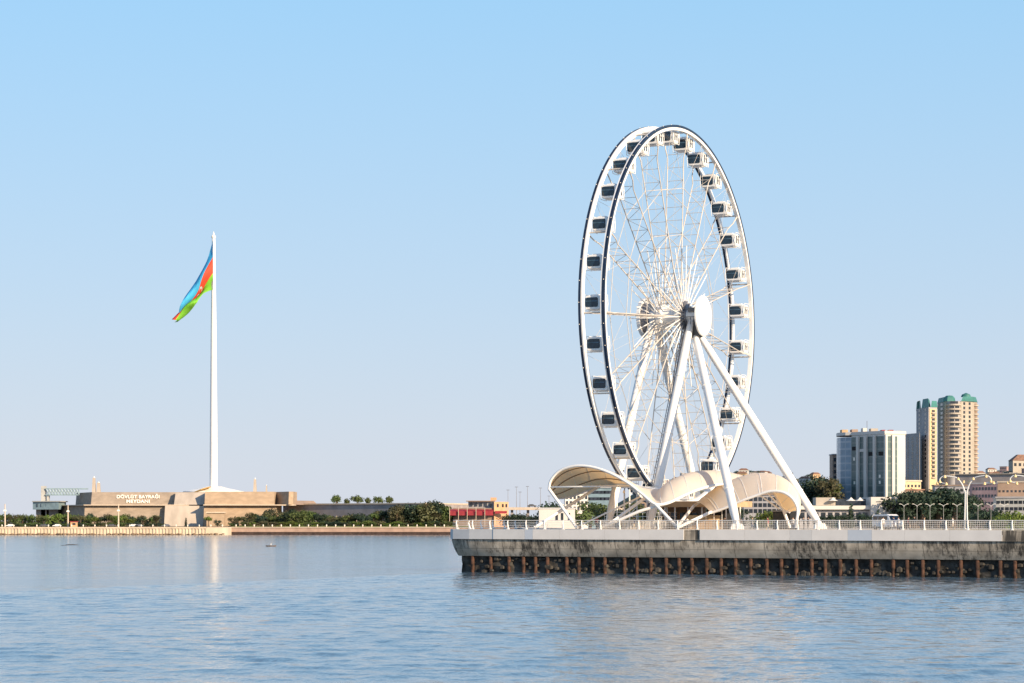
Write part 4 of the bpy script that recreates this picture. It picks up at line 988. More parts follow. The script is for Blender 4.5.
for px, yt, yb, w_, lab in ((94, 476, 492, 1.9, 'taller white obelisk behind the left end of the stone hall'), (98.6, 481.5, 492, 2.0, 'shorter white slab right beside the tall obelisk'), (255, 477.5, 491.5, 1.7, 'slim white obelisk behind the right part of the hall'), (266.5, 484.5, 491.5, .9, 'small white spike right of the slim obelisk')):
    Y = 1400; tt = thing('obelisk', lab, 'obelisk', (PX(px, Y), Y, PZ(yb + 2, Y))); h = PZ(yt, Y) - PZ(yb + 2, Y)
    mb = MB(); mb.box((0, 0, h * .45), (w_ * 1.2, w_ * 1.2, h * .9), taper=.62); mb.build('shaft', M['marble'], tt, local=True)
    mb = MB(); mb.lathe([(w_ * .37, h * .9), (.02, h)], (0, 0, 0), 4); mb.build('tip', M['lampwhite'], tt, local=True)
# the flag, hanging in folds
YF = YP - 1.5
top = [(213, 240.5), (209.5, 250), (206, 261), (202, 271), (197.5, 281), (192, 290), (186, 299), (180, 308), (175.5, 316)]
bot = [(213, 289.5), (209, 291), (204.5, 293.5), (201, 298), (197.5, 303), (193, 306), (187.5, 310), (181.5, 316), (174.5, 322)]
nu, nv = 41, 17
rows = []; uvs = []
for i in range(nu):
    u = i / (nu - 1); q = u * 8; j = min(7, int(q)); fr = q - j
    a = Vector(top[j]).lerp(Vector(top[j + 1]), fr); b = Vector(bot[j]).lerp(Vector(bot[j + 1]), fr); row = []
    for k in range(nv):
        v = k / (nv - 1); vv = v + .16 * u * math.sin(v * math.pi) * (1 - u * .3); p = a.lerp(b, vv)
        w_ = 4.6 * u ** .5 * math.sin(v * 8.5 + u * 6) + 2.4 * math.sin(u * 13 + v * 4) * u
        P = at(p.x, p.y, YF); fold = 1.9 * u * math.sin(v * 8.5 + u * 6 + 1.4)
        row.append(P + Vector((fold, w_, 0)))
    rows.append(row)
mb = MB(); mb.grid(rows)
t = thing('national_flag', 'huge blue, red and green striped flag hanging off the tall flagpole', 'flag', at(213, 265, YF))
fo = mb.build('cloth', M['flag'], t, smooth=True)
uvl = fo.data.uv_layers.new(name='UVMap')
for lp in fo.data.loops:
    i, k = divmod(lp.vertex_index, nv); uvl.data[lp.index].uv = (i / (nu - 1), 1 - k / (nv - 1))
md = fo.modifiers.new('thickness', 'SOLIDIFY'); md.thickness = .06
mb = MB(); mb.tube(at(213.2, 240.5, YF), at(213.2, 289.5, YF), .18, n=6); mb.build('halyard', M['white'], t)

# museum like structure left of the hall
YM = 1330.0
t = thing('terminal_building', 'pale blue waterfront building with a tower and raised truss bridge', 'building', (PX(50, YM), YM, GND))
def pbox(mb, x0, x1, y0, y1, Y, d, taper=1.0):
    z0, z1 = PZ(y1, Y), PZ(y0, Y); mb.box(((PX(x0, Y) + PX(x1, Y)) / 2, Y + d / 2, (z0 + z1) / 2), (PX(x1, Y) - PX(x0, Y), d, z1 - z0), taper=taper)
mb = MB(); pbox(mb, 41, 45.2, 486, 520, YM, 4); mb.build('tower', M['greyclad'], t)
mb = MB(); pbox(mb, 46.8, 48.8, 494, 520, YM, 3); mb.build('column', M['greyclad'], t)
mb = MB(); pbox(mb, 45.3, 87, 488.2, 489.4, YM - 1, 4); pbox(mb, 45.3, 78, 494.2, 495.4, YM - 1, 4)
for i in range(11):
    a, b = 46 + i * 3, 49 + i * 3; mb.tube(at(a, 489, YM - .8), at(b, 494.6, YM - .8), .35, n=5); mb.tube(at(b, 489, YM - .8), at(b, 494.6, YM - .8), .3, n=5)
mb.build('truss_bridge', M['paleblue'], t)
mb = MB(); mb.prism([(PX(33.5, YM), YM - 2), (PX(62, YM), YM - 10), (PX(62, YM), YM + 12), (PX(33.5, YM), YM + 10)], PZ(509.5, YM), PZ(502, YM)); mb.build('hull_block', M['paleblue'], t)
mb = MB(); mb.prism([(PX(33, YM), YM - 3), (PX(64, YM), YM - 11), (PX(64, YM), YM + 12), (PX(33, YM), YM + 10)], PZ(502, YM) + .02, PZ(501, YM)); mb.build('roof_slab', M['greyclad'], t)
mb = MB(); pbox(mb, 36, 58, 509.6, 522, YM, 9); mb.build('lower_block', M['arcade'], t)
for px in (38, 42, 47, 52, 57):
    mb = MB(); yy = YM - 2 - (px - 33.5) / 28.5 * 8; mb.box((PX(px, yy), yy - .1, PZ(505.5, YM)), (1.5, .3, 1.8)); mb.build('window', M['win'], t)

# long grey retaining building right of the plaza
t = thing('arcade_wall', 'long grey stone terrace wall with arched openings beyond the trees', 'terrace wall', (PX(370, 1290), 1290, GND))
A_, B_ = Vector((PX(283, 1322), 1322)), Vector((PX(425, 1252), 1252))
mb = MB(); zT = PZ(504.6, 1290); mb.prism([tuple(A_), tuple(B_), (B_.x + 40, 1360), (A_.x, 1380)], GND, zT); mb.build('wall', M['arcade'], t)
mb = MB(); mb.prism([(A_.x - .5, A_.y - .6), (B_.x, B_.y - .7), (B_.x + 40, 1359), (A_.x, 1379)], zT + .01, zT + .7); mb.build('coping', M['ledge'], t)
dirv = (B_ - A_).normalized(); nv_ = Vector((dirv.y, -dirv.x)); Lw = (B_ - A_).length
for i in range(20):
    c = A_ + dirv * (4 + i * (Lw - 6) / 20); mb = MB(); ax_ = (Vector((*dirv, 0)), Vector((*nv_, 0)), Z3)
    mb.box(Vector((*(c + nv_ * .05), 6.6)), (2.0, .3, 4.2), ax_); mb.lathe([(.99, -.15), (.99, .15)], Vector((*(c + nv_ * .05), 8.7)), 16, (ax_[0], Z3, ax_[1])); mb.build('arch', M['win'], t)
    mb = MB(); mb.box(Vector((*(c + dirv * 2.4 + nv_ * .3), 6.9)), (.8, .6, 5.4), ax_); mb.build('pilaster', M['ledge'], t)

# ------------------------------------------------------------------ trees of the far shore
for px, yt, w_, lab in ((336.4, 494.3, 1.0, 'leftmost round topped tree on the terrace, larger than its right neighbour'), (347, 498, .8, 'smallest thin tree between two round ones on the terrace'), (357.6, 494.2, 1.1, 'broadest round topped tree standing on the terrace wall'), (368.2, 496.5, .75, 'narrow upright tree on the terrace between two round crowns'), (378.4, 495.6, 1.0, 'round topped tree on the terrace right of the narrow one'), (389.4, 495.6, .95, 'rightmost of the round topped terrace trees, beside the wood')):
    ptree('terrace_tree', 'round', 'leaf', px, yt - .6, 1325, zT - 4.0, w_ * 1.05, label=lab, group='round trees on the terrace')
q = random.Random(21)
for i in range(17):
    px = 391 + i * 3.7 + q.uniform(-1.5, 1.5); yt = 503 - 4.0 * math.sin((px - 388) / 80 * 3.1) ** 2 + q.uniform(-.5, 6.5) + (4 if px < 396 else 0)
    ptree('wood_tree', q.choice(('bush', 'tall', 'tall')), q.choice(('leaf', 'leaf', 'leafd', 'leafo')), px, yt, 1233 + q.uniform(0, 12), GND, q.uniform(.9, 1.3), label='tree of the dense wood between the terrace and the red awnings', group='trees of the wood right of the terrace')
for i in range(62):
    px = 232 + i * 3.55 + q.uniform(-1.4, 1.4); yt = (515 if px < 250 else 511.5) - 2 * math.sin(px * .05) + q.uniform(-2.6, 2.8)
    ptree('garden_tree', q.choice(('bush', 'bush', 'round', 'tall')), q.choice(('leaf', 'leafd', 'leafo', 'leafo', 'leafd', 'leaf')), px, yt, 1232 + q.uniform(0, 28), GND, q.uniform(.9, 1.35), label='bushy garden tree on the bank behind the pinkish quay wall', group='garden trees behind the quay wall')
for i in range(44):
    px = 232 + i * 5.1 + q.uniform(-2, 2)
    ptree('shrub', 'bush', q.choice(('leaf', 'leafl', 'leafo', 'leafd')), px, 521 + q.uniform(-1.5, 1.5), 1226 + q.uniform(0, 5), GND - .1, q.uniform(1.5, 2.3), label='low shrub just above the coping of the pinkish quay wall', cat='shrub', group='shrubs above the quay wall')
for i in range(46):
    px = -2 + i * 3.55 + q.uniform(-1.2, 1.2); yt = 513.8 + q.uniform(-2, 2.4) - (1.8 if px < 12 else 0)
    if 163 < px: continue
    ptree('promenade_tree', q.choice(('bush', 'round', 'bush', 'tall')), q.choice(('leaf', 'leafd', 'leaf', 'leafo', 'leafl')), px, yt, 1228 + q.uniform(0, 30), GND - .3, q.uniform(.95, 1.4), label='leafy promenade tree before the stone hall, behind the cream seawall', group='promenade trees before the stone hall')
for i in range(30):
    px = 1 + i * 5.6 + q.uniform(-2, 2)
    if px > 205: continue
    ptree('hedge_shrub', 'bush', q.choice(('leaf', 'leafd')), px, 522.5 + q.uniform(-1, 1), 1224, GND - .2, q.uniform(1.6, 2.5), label='low hedge shrub behind the cream seawall', cat='shrub', group='hedge shrubs behind the seawall')
ptree('small_tree', 'round', 'leafl', 208.5, 515.5, 1240, GND, 1.2, label='small bright green tree before the annex door')
ptree('small_tree', 'bush', 'leafd', 217.5, 519, 1240, GND, 1.3, label='dark rounded bush against the annex wall', cat='bush')
ptree('small_tree', 'cypress', 'leafd', 186, 517.5, 1250, GND, 1.6, label='small dark conifer at the foot of the marble slope')

# red pavilion
YR = 1232.0
t = thing('red_pavilion', 'restaurant with red awnings and an orange lit end wall on the far shore', 'restaurant', (PX(480, YR), YR, GND))
mb = MB(); mb.prism([(PX(453, YR), YR + 4), (PX(494, YR), YR - 1), (PX(494, YR), YR + 16), (PX(453, YR), YR + 16)], GND, PZ(508, YR)); mb.build('lower_wall', M['brownren'], t)
mb = MB(); mb.prism([(PX(494.1, YR), YR - 2), (PX(508.5, YR), YR + 4), (PX(508.5, YR), YR + 16), (PX(494.1, YR), YR + 16)], GND, PZ(501.8, YR)); mb.build('end_wall', M['orange'], t)
mb = MB(); mb.prism([(PX(468, YR), YR + 6), (PX(494, YR), YR + 3), (PX(494, YR), YR + 15.8), (PX(468, YR), YR + 15.8)], PZ(507.9, YR), PZ(501.5, YR)); mb.build('upper_wall', M['greyren'], t)
mb = MB(); pbox(mb, 466, 495, 500.6, 501.4, YR + 2, 14); mb.build('terrace_roof', M['brownren'], t)
mb = MB(); pbox(mb, 490.5, 496.5, 497.5, 500.5, YR + 5, 5); mb.build('roof_hut', M['orange'], t)
for i in range(5):
    x0_, x1_ = 450 + i * 8.8, 458.3 + i * 8.8; yy = YR - 3.4 + (4 - i) * 1.0; mb = MB()
    mb.add([(PX(x0_, yy), yy + 3.2, PZ(509.2, YR)), (PX(x1_, yy), yy + 3.2, PZ(509.2, YR)), (PX(x1_, yy), yy, PZ(511, YR)), (PX(x0_, yy), yy, PZ(511, YR)), (PX(x1_, yy), yy, PZ(515.4, YR)), (PX(x0_, yy), yy, PZ(515.4, YR)), (PX(x0_, yy), yy + .2, PZ(515.4, YR)), (PX(x1_, yy), yy + .2, PZ(515.4, YR))], [(0, 1, 2, 3), (3, 2, 4, 5), (5, 4, 7, 6)])
    mb.build('awning', M['red'], t)
    mb = MB(); mb.tube((PX(x0_ - .4, yy), yy - .1, PZ(507.5, YR)), (PX(x0_ - .4, yy), yy - .1, GND), .16, n=6); mb.build('post', M['ledge'], t)
mb = MB(); pbox(mb, 495, 507, 511, 513.5, YR - 4.4, 2.2); mb.build('awning', M['red'], t)
for i in range(5):
    mb = MB(); pbox(mb, 470 + i * 4.8, 472.6 + i * 4.8, 503, 506.4, YR + 3.1 - .0 + (4 - i) * .55, .4); mb.build('window', M['win'], t)
for px, y in ((497, 504), (502, 504), (505.5, 504)):
    mb = MB(); pbox(mb, px, px + 1.8, y, y + 3, YR - 2.2 + (px - 494) * .42, .4); mb.build('window', M['win'], t)

# faint masts and the low flyover behind the left end of the pier
for px, yt in ((508, 490), (516.5, 487), (520, 492), (527.5, 486.5), (540.5, 488), (549, 496)):
    Y = 1240; tt = thing('light_mast', 'thin grey lighting mast standing above the flyover', 'lamp post', (PX(px, Y), Y, GND), 0, 'thin masts above the flyover'); h = PZ(yt, Y) - GND
    mb = MB(); mb.path([(0, 0, 0), (0, 0, h)], [.22, .1], 6); mb.build('pole', M['steel'], tt, local=True)
    mb = MB(); mb.box((0, 0, h), (1.6, .5, .25)); mb.build('lamp_head', M['steel'], tt, local=True)
t = thing('flyover', 'low pale concrete flyover crossing behind the left canopy', 'flyover', (PX(555, 1100), 1100, GND))
za = PZ(508.2, 1100); mb = MB(); mb.prism([(PX(505, 1100), 1100), (PX(640, 1100), 1096), (PX(640, 1100), 1108), (PX(505, 1100), 1112)], za - .8, za + .4); mb.build('road_deck', M['ledge'], t)
for px in (512, 528, 546, 564, 582, 600, 618): mb = MB(); mb.box((PX(px, 1103), 1104, (GND + za - .81) / 2), (1.2, 4, za - .81 - GND)); mb.build('pier_column', M['arcade'], t)
car((PX(532, 1102), 1102, za + .42), 0, M['darksteel'], 'dark car driving along the low flyover', 'cars on the flyover')
car((PX(563, 1102), 1102, za + .42), 0, M['carwhite'], 'white car driving along the low flyover', 'cars on the flyover')
for i in range(16):
    px = 510 + i * 5.2 + q.uniform(-1.5, 1.5); ptree('roadside_bush', 'bush', q.choice(('leaf', 'leafd', 'leafo')), px, 512.5 + q.uniform(-3, 2), 1080 + q.uniform(-10, 10), GND, q.uniform(1.1, 1.6), label='dusty roadside bush below the low flyover', cat='bush', group='bushes below the flyover')
t = thing('gate_house', 'small white flat roofed gate house with dark doors behind the pier railing', 'building', (PX(557, 560), 560, GND))
mb = MB(); pbox(mb, 539, 575, 508.6, 528, 560, 6); mb.build('wall', M['hotelwhite'], t)
mb = MB(); pbox(mb, 538.4, 575.6, 507.8, 508.5, 559.7, 6.8); mb.build('roof', M['white2'], t)
for a, b in ((555.5, 558), (561, 563.4), (568, 570)): mb = MB(); pbox(mb, a, b, 513, 520.5, 559.92, .3); mb.build('window', M['win'], t)

# ------------------------------------------------------------------ city on the right
def facade_windows(parent, p0, p1, z0, z1, cols, rows, w_, h_, m, name='window', proud=.06, skip=None, frac=(0.0, 1.0)):
    p0 = Vector(p0); p1 = Vector(p1); d = (p1 - p0); L = d.length; d.normalize(); n = Vector((d.y, -d.x)); mb = MB(); mb.box((0, 0, 0), (w_, .3, h_)); me = mb.mesh(name, m)
    inv = MW[parent.name].inverted(); out = []
    for r_ in range(rows):
        z = z0 + (z1 - z0) * (r_ + .5) / rows
        for c in range(cols):
            if skip and skip(r_, c): continue
            p = p0 + d * L * (frac[0] + (frac[1] - frac[0]) * (c + .5) / cols) + n * (proud - .15)
            out.append(inst(name, me, parent, inv @ (Matrix.Translation((p.x, p.y, z)) @ Matrix.Rotation(math.atan2(d.y, d.x), 4, 'Z'))))
    return out
# hotel
YH = 1000.0
def H(px, Y): return (PX(px, Y), Y)
t = thing('hotel_tower', 'wide white and glass hotel tower with a curved blue left corner', 'hotel', (PX(870, YH), YH, GND))
zr, zp_ = PZ(434.5, YH), PZ(497.5, YH)
fr = [H(836.5, 1026), H(837.4, 1019), H(840.5, 1014), H(845.5, 1011.2), H(851.5, 1010)]
mb = MB(); mb.prism(fr + [H(851.5, 1032), H(837, 1032)], GND, zr - .8); mb.build('curved_corner', M['hotelcurve'], t)
a0, a1, a2 = Vector(H(851.6, 1010)), Vector(H(884.5, 992)), Vector(H(905.2, 999))
mb = MB(); mb.prism([tuple(a0), tuple(a1), tuple(a2), H(905.2, 1034), H(851.6, 1034)], GND, zr); mb.build('wall', M['hotelwhite'], t)
mb = MB(); mb.prism([H(836.3, 1025.5), H(837.3, 1018.6), H(840.4, 1013.5), H(845.4, 1010.6), (a0.x, a0.y - .6), (a1.x, a1.y - .6), (a2.x + .4, a2.y), H(905, 1033), H(837, 1032.4)], zr + .02, zr + 1.3); mb.build('parapet', M['hotelwhite'], t)
def strip(pa, pb, f0, f1, z0, z1, m, name, proud, th=.4):
    d = (pb - pa); L = d.length; d.normalize(); n = Vector((d.y, -d.x)); c = pa + d * L * (f0 + f1) / 2 + n * (proud - th / 2); mb = MB()
    inv = MW[t.name].inverted(); mb.box((0, 0, 0), (L * (f1 - f0), th, z1 - z0)); me = mb.mesh(name, m)
    return inst(name, me, t, inv @ (Matrix.Translation((c.x, c.y, (z0 + z1) / 2)) @ Matrix.Rotation(math.atan2(d.y, d.x), 4, 'Z')))
for f0, f1 in ((.0, .19), (.26, .42), (.50, .70), (.76, .995)): strip(a0, a1, f0, f1, zp_ - 4, zr - .9, M['hotelglass'], 'glazing', .12)
for f0, f1 in ((.19, .26), (.42, .50), (.70, .76)): strip(a0, a1, f0, f1, zp_ - 4, zr - .4, M['hotelwhite'], 'fin', 1.0, 1.2)
for f0, f1 in ((.10, .31), (.44, .60)): strip(a1, a2, f0, f1, zp_ - 4, zr - .9, M['hotelglass'], 'glazing', .12)
for f0, f1 in ((-.01, .09), (.31, .44)): strip(a1, a2, f0, f1, zp_ - 4, zr - .3, M['hotelwhite'], 'fin', .8, 1.0)
strip(a0, a1, .27, .41, PZ(451.5, YH), PZ(448.7, YH), M['hotelwhite'], 'balcony', .5, .7)
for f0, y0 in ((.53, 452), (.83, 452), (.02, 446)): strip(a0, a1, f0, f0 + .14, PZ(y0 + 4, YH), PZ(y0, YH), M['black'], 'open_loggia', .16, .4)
for f0, y0 in ((.06, 457), (.84, 475), (.84, 481), (.07, 481)): strip(a0, a1, f0, f0 + .05, PZ(y0 + 3, YH), PZ(y0, YH), M['lampwhite'], 'blind', .17, .4)
for a, b, y, m in ((842, 848, 431.8, 'tan'), (852, 858, 431.5, 'brownren'), (863, 867, 430.2, 'hotelwhite'), (871, 878, 430.6, 'cream'), (882, 885.5, 432, 'red'), (889, 893.5, 432, 'red'), (897, 902, 433, 'cream')):
    mb = MB(); pbox(mb, a, b, y - 2.2, 434, 1014, 6); mb.build('roof_unit', M[m], t)
mb = MB(); mb.tube(at(867, 433, 1016), at(867, 421, 1016), .12, n=5); mb.build('antenna', M['steel'], t)
# podium
YPD = 955.0
t = thing('hotel_podium', 'low white terrace building with parasols on it below the hotel tower', 'building', (PX(850, YPD), YPD, GND))
mb = MB(); pbox(mb, 797, 870.5, 510.5, 532, YPD, 24); mb.build('base_wall', M['greyren'], t)
mb = MB(); pbox(mb, 797, 870.6, 505.6, 509.5, YPD - 2, 28); mb.build('terrace_slab', M['hotelwhite'], t)
mb = MB(); pbox(mb, 871, 905, 497, 524, YPD - 4, 30); mb.build('sign_block', M['hotelwhite'], t)
mb = MB(); pbox(mb, 816, 835.5, 497.5, 505.4, YPD + 4, 10); mb.build('side_room', M['cream'], t)
for i in range(10):
    x = 800 + i * 7; mb = MB(); pbox(mb, x, x + 4.6, 512.5, 518.5, YPD - .1, .4); mb.build('window', M['win'], t)
mb = MB(); pbox(mb, 836, 870, 499, 505.4, YPD + 10, 3); mb.build('terrace_glazing', M['win'], t)
mb = MB(); pbox(mb, 876, 888, 501.4, 502.2, YPD - 4.1, .3); mb.build('sign_strip', M['darksteel'], t)
mb = MB(); pbox(mb, 879, 885, 503.2, 504.8, YPD - 4.1, .3); mb.build('sign_strip', M['steel'], t)
mb = MB(); pbox(mb, 880.8, 883, 498.2, 499.8, YPD - 4.1, .3); mb.build('emblem', M['black'], t)
for i in range(4): mb = MB(); pbox(mb, 893 + i * 2.4, 894.8 + i * 2.4, 500, 506, YPD - 4.08, .3); mb.build('louvre', M['greyren'], t)
mb = MB(); pbox(mb, 896.5, 901, 508.5, 510.5, YPD - 4.1, .3); mb.build('window', M['win'], t)
for px, lab in ((833, 'white peaked parasol at the left end of the hotel terrace'), (851, 'white peaked parasol in the middle of the hotel terrace'), (860, 'white peaked parasol right of the middle one on the hotel terrace')):
    tt = thing('parasol', lab, 'parasol', (PX(px, YPD + 3), YPD + 3, PZ(505.5, YPD)), 0, 'parasols on the hotel terrace')
    mb = MB(); mb.lathe([(2.1, 1.9), (1.0, 2.4), (.05, 3.3)], (0, 0, 0), 8); mb.build('canopy', M['lampwhite'], tt, local=True); mb = MB(); mb.tube((0, 0, 0), (0, 0, 2.2), .06, n=6); mb.build('pole', M['steel'], tt, local=True)
# apartment towers
def frust(mb, poly, z0, z1, inset):
    c = sum((Vector(p) for p in poly), Vector((0, 0))) / len(poly); n = len(poly)
    vs = [(p[0], p[1], z0) for p in poly] + [(p[0] + (c.x - p[0]) * inset, p[1] + (c.y - p[1]) * inset, z1) for p in poly]
    mb.add(vs, [tuple(range(n, 2 * n)), tuple(range(n - 1, -1, -1))] + [(i, (i + 1) % n, n + (i + 1) % n, n + i) for i in range(n)])
YT = 1500.0; kT = YT / F; zbT = hill_z(PX(945, YT), YT) - 14
t = thing('apartment_tower', 'taller beige apartment tower with rounded balconies and green copper roof', 'tower', (PX(957, YT), YT, zbT))
zt1 = PZ(402, YT); q0, q1 = Vector(H(937.5, 1517)), Vector(H(946, 1492))
q2, q3 = Vector(H(961.5, 1491)), Vector(H(972.3, 1495))
mb = MB(); mb.prism([tuple(q0), tuple(q1), tuple(q2), tuple(q3), H(977, 1503), H(977, 1525), H(938, 1525)], zbT, zt1); mb.build('wall', M['cream'], t)
FH = (zt1 - PZ(476, YT)) / 17
bayc = (q1 + q2) / 2 + Vector((-.2, 0)); bayr = (q2 - q1).length * .5
mb = MB(); mb.lathe([(bayr * .82, 0), (bayr * .82, zt1 - zbT)], (bayc.x, bayc.y, zbT), 24); mb.build('bay', M['greyren'], t, smooth=True)
bal = MB(); bal.lathe([(bayr, 0), (bayr, 1.0), (bayr * .9, 1.0), (bayr * .9, .1)], (0, 0, 0), 24); bal_me = bal.mesh('balcony', M['cream'])
inv = MW[t.name].inverted(); bw = MB(); bw.box((0, 0, 0), (2.6, .4, 1.9)); bw_me = bw.mesh('window', M['win'])
for r_ in range(17):
    inst('balcony', bal_me, t, inv @ Matrix.Translation((bayc.x, bayc.y, zt1 - FH * (r_ + 1))))
    for an in ((-1.95, -1.1) if r_ % 3 else (-1.9, -1.35)): inst('window', bw_me, t, inv @ Matrix.Translation((bayc.x + bayr * .83 * math.cos(an), bayc.y + bayr * .83 * math.sin(an), zt1 - FH * (r_ + 1) + FH * .62)) @ Matrix.Rotation(an + math.pi / 2, 4, 'Z'))
bay2 = Vector(H(975, 1500)); mb = MB(); mb.lathe([(1.6, 0), (1.6, zt1 - zbT - 1)], (bay2.x, bay2.y, zbT), 16); mb.build('bay', M['brownren'], t, smooth=True)
b2 = MB(); b2.lathe([(2.3, 0), (2.3, .9), (1.9, .9), (1.9, .1)], (0, 0, 0), 16); b2m = b2.mesh('balcony', M['cream'])
for r_ in range(17): inst('balcony', b2m, t, inv @ Matrix.Translation((bay2.x, bay2.y, zt1 - FH * (r_ + 1))))
facade_windows(t, q2, q3, zt1 - 17 * FH, zt1, 2, 17, 1.5, 1.7, M['win'])
facade_windows(t, q0, q1, zt1 - 17 * FH, zt1, 1, 17, 6, 1.5, M['win'], frac=(.1, .9))
for (pts, z0, z1, ins) in (([H(937.2, 1517), H(946, 1491.5), H(946.5, 1525), H(938, 1525)], zt1, PZ(397, YT), .3), ([H(961, 1490.5), H(974, 1494.5), H(977.5, 1503), H(977, 1515), H(961, 1515)], zt1, PZ(397, YT), .22)):
    mb = MB(); frust(mb, pts, z0 + .02, z1, ins); mb.build('copper_roof', M['copper'], t)
mb = MB(); mb.lathe([(bayr * .8, 0), (bayr * .72, 2.2), (bayr * .45, 3.6), (.05, 3.8)], (bayc.x - 2, bayc.y + 3, zt1 + .02), 6); mb.build('copper_dome', M['copper'], t, smooth=True)
mb = MB(); mb.lathe([(3.2, 0), (2.6, 1.5), (.05, 2.6)], (PX(966, YT), 1500, PZ(397, YT) + .02), 16); mb.build('copper_dome', M['copper'], t, smooth=True)
t = thing('apartment_tower', 'shorter apartment tower in shade with a lit balcony strip and copper roof', 'tower', (PX(926, YT), YT, zbT))
zt2 = PZ(409, YT); r0, r1, r2 = Vector(H(916.3, 1501.0)), Vector(H(928.6, 1474.0)), Vector(H(937.2, 1479.0))
mb = MB(); mb.prism([tuple(r0), tuple(r1), tuple(r2), H(937.2, 1500.0), H(917, 1504.0)], zbT, zt2); mb.build('wall', M['greyren'], t)
mb = MB(); d_ = (r2 - r1).normalized(); n_ = Vector((d_.y, -d_.x)); mb.prism([tuple(r1 + d_ * .6 + n_ * .3), tuple(r2 - d_ * .9 + n_ * .3), tuple(r2 - d_ * .9 - n_ * .2), tuple(r1 + d_ * .6 - n_ * .2)], zbT, zt2 - 1); mb.build('balcony_strip', M['yellow'], t)
facade_windows(t, r0, r1, zt2 - 16 * FH, zt2, 2, 16, 3.0, 1.6, M['win'])
facade_windows(t, r1 + n_ * .3, r2 + n_ * .3, zt2 - 16 * FH, zt2 - 1, 1, 16, 2.8, 1.2, M['win'], 'balcony_window')
facade_windows(t, r1 + n_ * .3, r2 + n_ * .3, zt2 - 16 * FH - 1.2, zt2 - 2.2, 1, 16, 3.6, .8, M['cream'], 'balcony', proud=.9)
for pts, y1, ins in (([H(916, 1527.5), H(920.5, 1490.0), H(921, 1504.0), H(917, 1504.0)], 401, .25), ([H(921.5, 1489.0), H(929, 1473.5), H(931, 1502.0), H(921.5, 1504.0)], 400, .3), ([H(931, 1475.0), H(937.5, 1479.0), H(937.5, 1500.0), H(931.5, 1502.0)], 402.5, .25)):
    mb = MB(); frust(mb, pts, zt2 + .02, PZ(y1, YT), ins); mb.build('copper_roof', M['copper'], t)
# grey block beside the towers
Yg = 1460; t = thing('grey_block', 'plain grey housing block between the hotel and the apartment towers', 'building', (PX(912, Yg), Yg, 10))
g0, g1 = Vector(H(905.5, 1478)), Vector(H(919.5, 1458)); zg = PZ(434.5, Yg); mb = MB(); mb.prism([tuple(g0), tuple(g1), H(920, 1490), H(906, 1490)], 10, zg); mb.build('wall', M['greyren'], t)
facade_windows(t, g0, g1, PZ(480, Yg), zg - 1, 3, 12, 2.4, 1.7, M['win'])
mb = MB(); mb.prism([tuple(g0), tuple(g1), H(920, 1489), H(906, 1489)], zg + .02, zg + .9); mb.build('parapet', M['greyren'], t)
# dark side block left of the hotel
Yd = 1040; t = thing('dark_block', 'narrow dark block against the left side of the hotel tower', 'building', (PX(834, Yd), Yd, GND))
mb = MB(); pbox(mb, 832.6, 838, 455, 500, Yd, 10); mb.build('wall', M['brownren'], t)
mb = MB(); pbox(mb, 832.2, 838, 453.8, 454.9, Yd - .4, 11); mb.build('roof', M['greyren'], t)
for i in range(7): mb = MB(); pbox(mb, 833.6, 836.4, 458 + i * 6, 461.5 + i * 6, Yd - .06, .3); mb.build('window', M['win'], t)
# mid-ground buildings: (name, label, px0, px1, y0, y1, Y, turn, wall, roof, cols, rows)
def simple(name, label, px0, px1, y0, y1, Y, turn, wall, roofm, cols, rows_, w_=1.5, h_=1.7, zb=None, d=14, hip=0, cat='building', wm='win'):
    zb = GND if zb is None else zb; zt3 = PZ(y0, Y); p0 = Vector(H(px0, Y + max(0, turn))); p1 = Vector(H(px1, Y + max(0, -turn)))
    t = thing(name, label, cat, ((p0.x + p1.x) / 2, Y, zb)); mb = MB(); bk = [(p1.x, Y + d), (p0.x, Y + d)]
    mb.prism([tuple(p0), tuple(p1)] + bk, zb, zt3); mb.build('wall', M[wall], t)
    mb = MB(); e = .4
    if hip: frust(mb, [(p0.x - e, p0.y - e), (p1.x + e, p1.y - e), (p1.x + e, Y + d + e), (p0.x - e, Y + d + e)], zt3 + .02, zt3 + hip, .55)
    else: mb.prism([(p0.x - e, p0.y - e), (p1.x + e, p1.y - e), (p1.x + e, Y + d), (p0.x - e, Y + d)], zt3 + .02, zt3 + .7)
    mb.build('roof', M[roofm], t)
    facade_windows(t, p0, p1, PZ(y1, Y), zt3 - .4, cols, rows_, w_, h_, M[wm]); return t
simple('yellow_building', 'low sunlit yellow building at the foot of the grey block', 903, 921, 481.5, 489.5, 1120, -6, 'yellow', 'ledge', 5, 1, 1.2, 1.2, zb=PZ(489.6, 1120))
simple('brown_building', 'brown two storey building right below the sunlit yellow one', 902, 924, 490.5, 510, 1100, -4, 'brownren', 'roofred', 5, 3)
simple('pink_building', 'dusky pink apartment row with red trimmed windows on the slope', 972, 997, 484, 507, 1100, 8, 'pinkren', 'greyren', 8, 3, 1.0, 1.4)
simple('beige_building', 'large blank beige building at the right edge of the slope', 997.5, 1034, 482.5, 499, 1130, 4, 'brownren', 'cream', 9, 1, 1.0, 1.0)
simple('white_building', 'low bluish white building in front of the beige one', 996, 1036, 498, 512, 1040, 8, 'greyclad', 'greyren', 9, 2, 1.6, 1.4)
simple('long_building', 'long low pale building behind the dark trees left of the lamp', 935, 972, 486, 500, 1180, 6, 'greyren', 'brownren', 9, 2, 1.3, 1.3)
simple('hill_house', 'big cream villa with a hipped roof on the hilltop at the right edge', 1013, 1036, 460.5, 468, 1560, -8, 'cream', 'roofred', 5, 1, 2.0, 2.0, zb=PZ(480, 1560), hip=4)
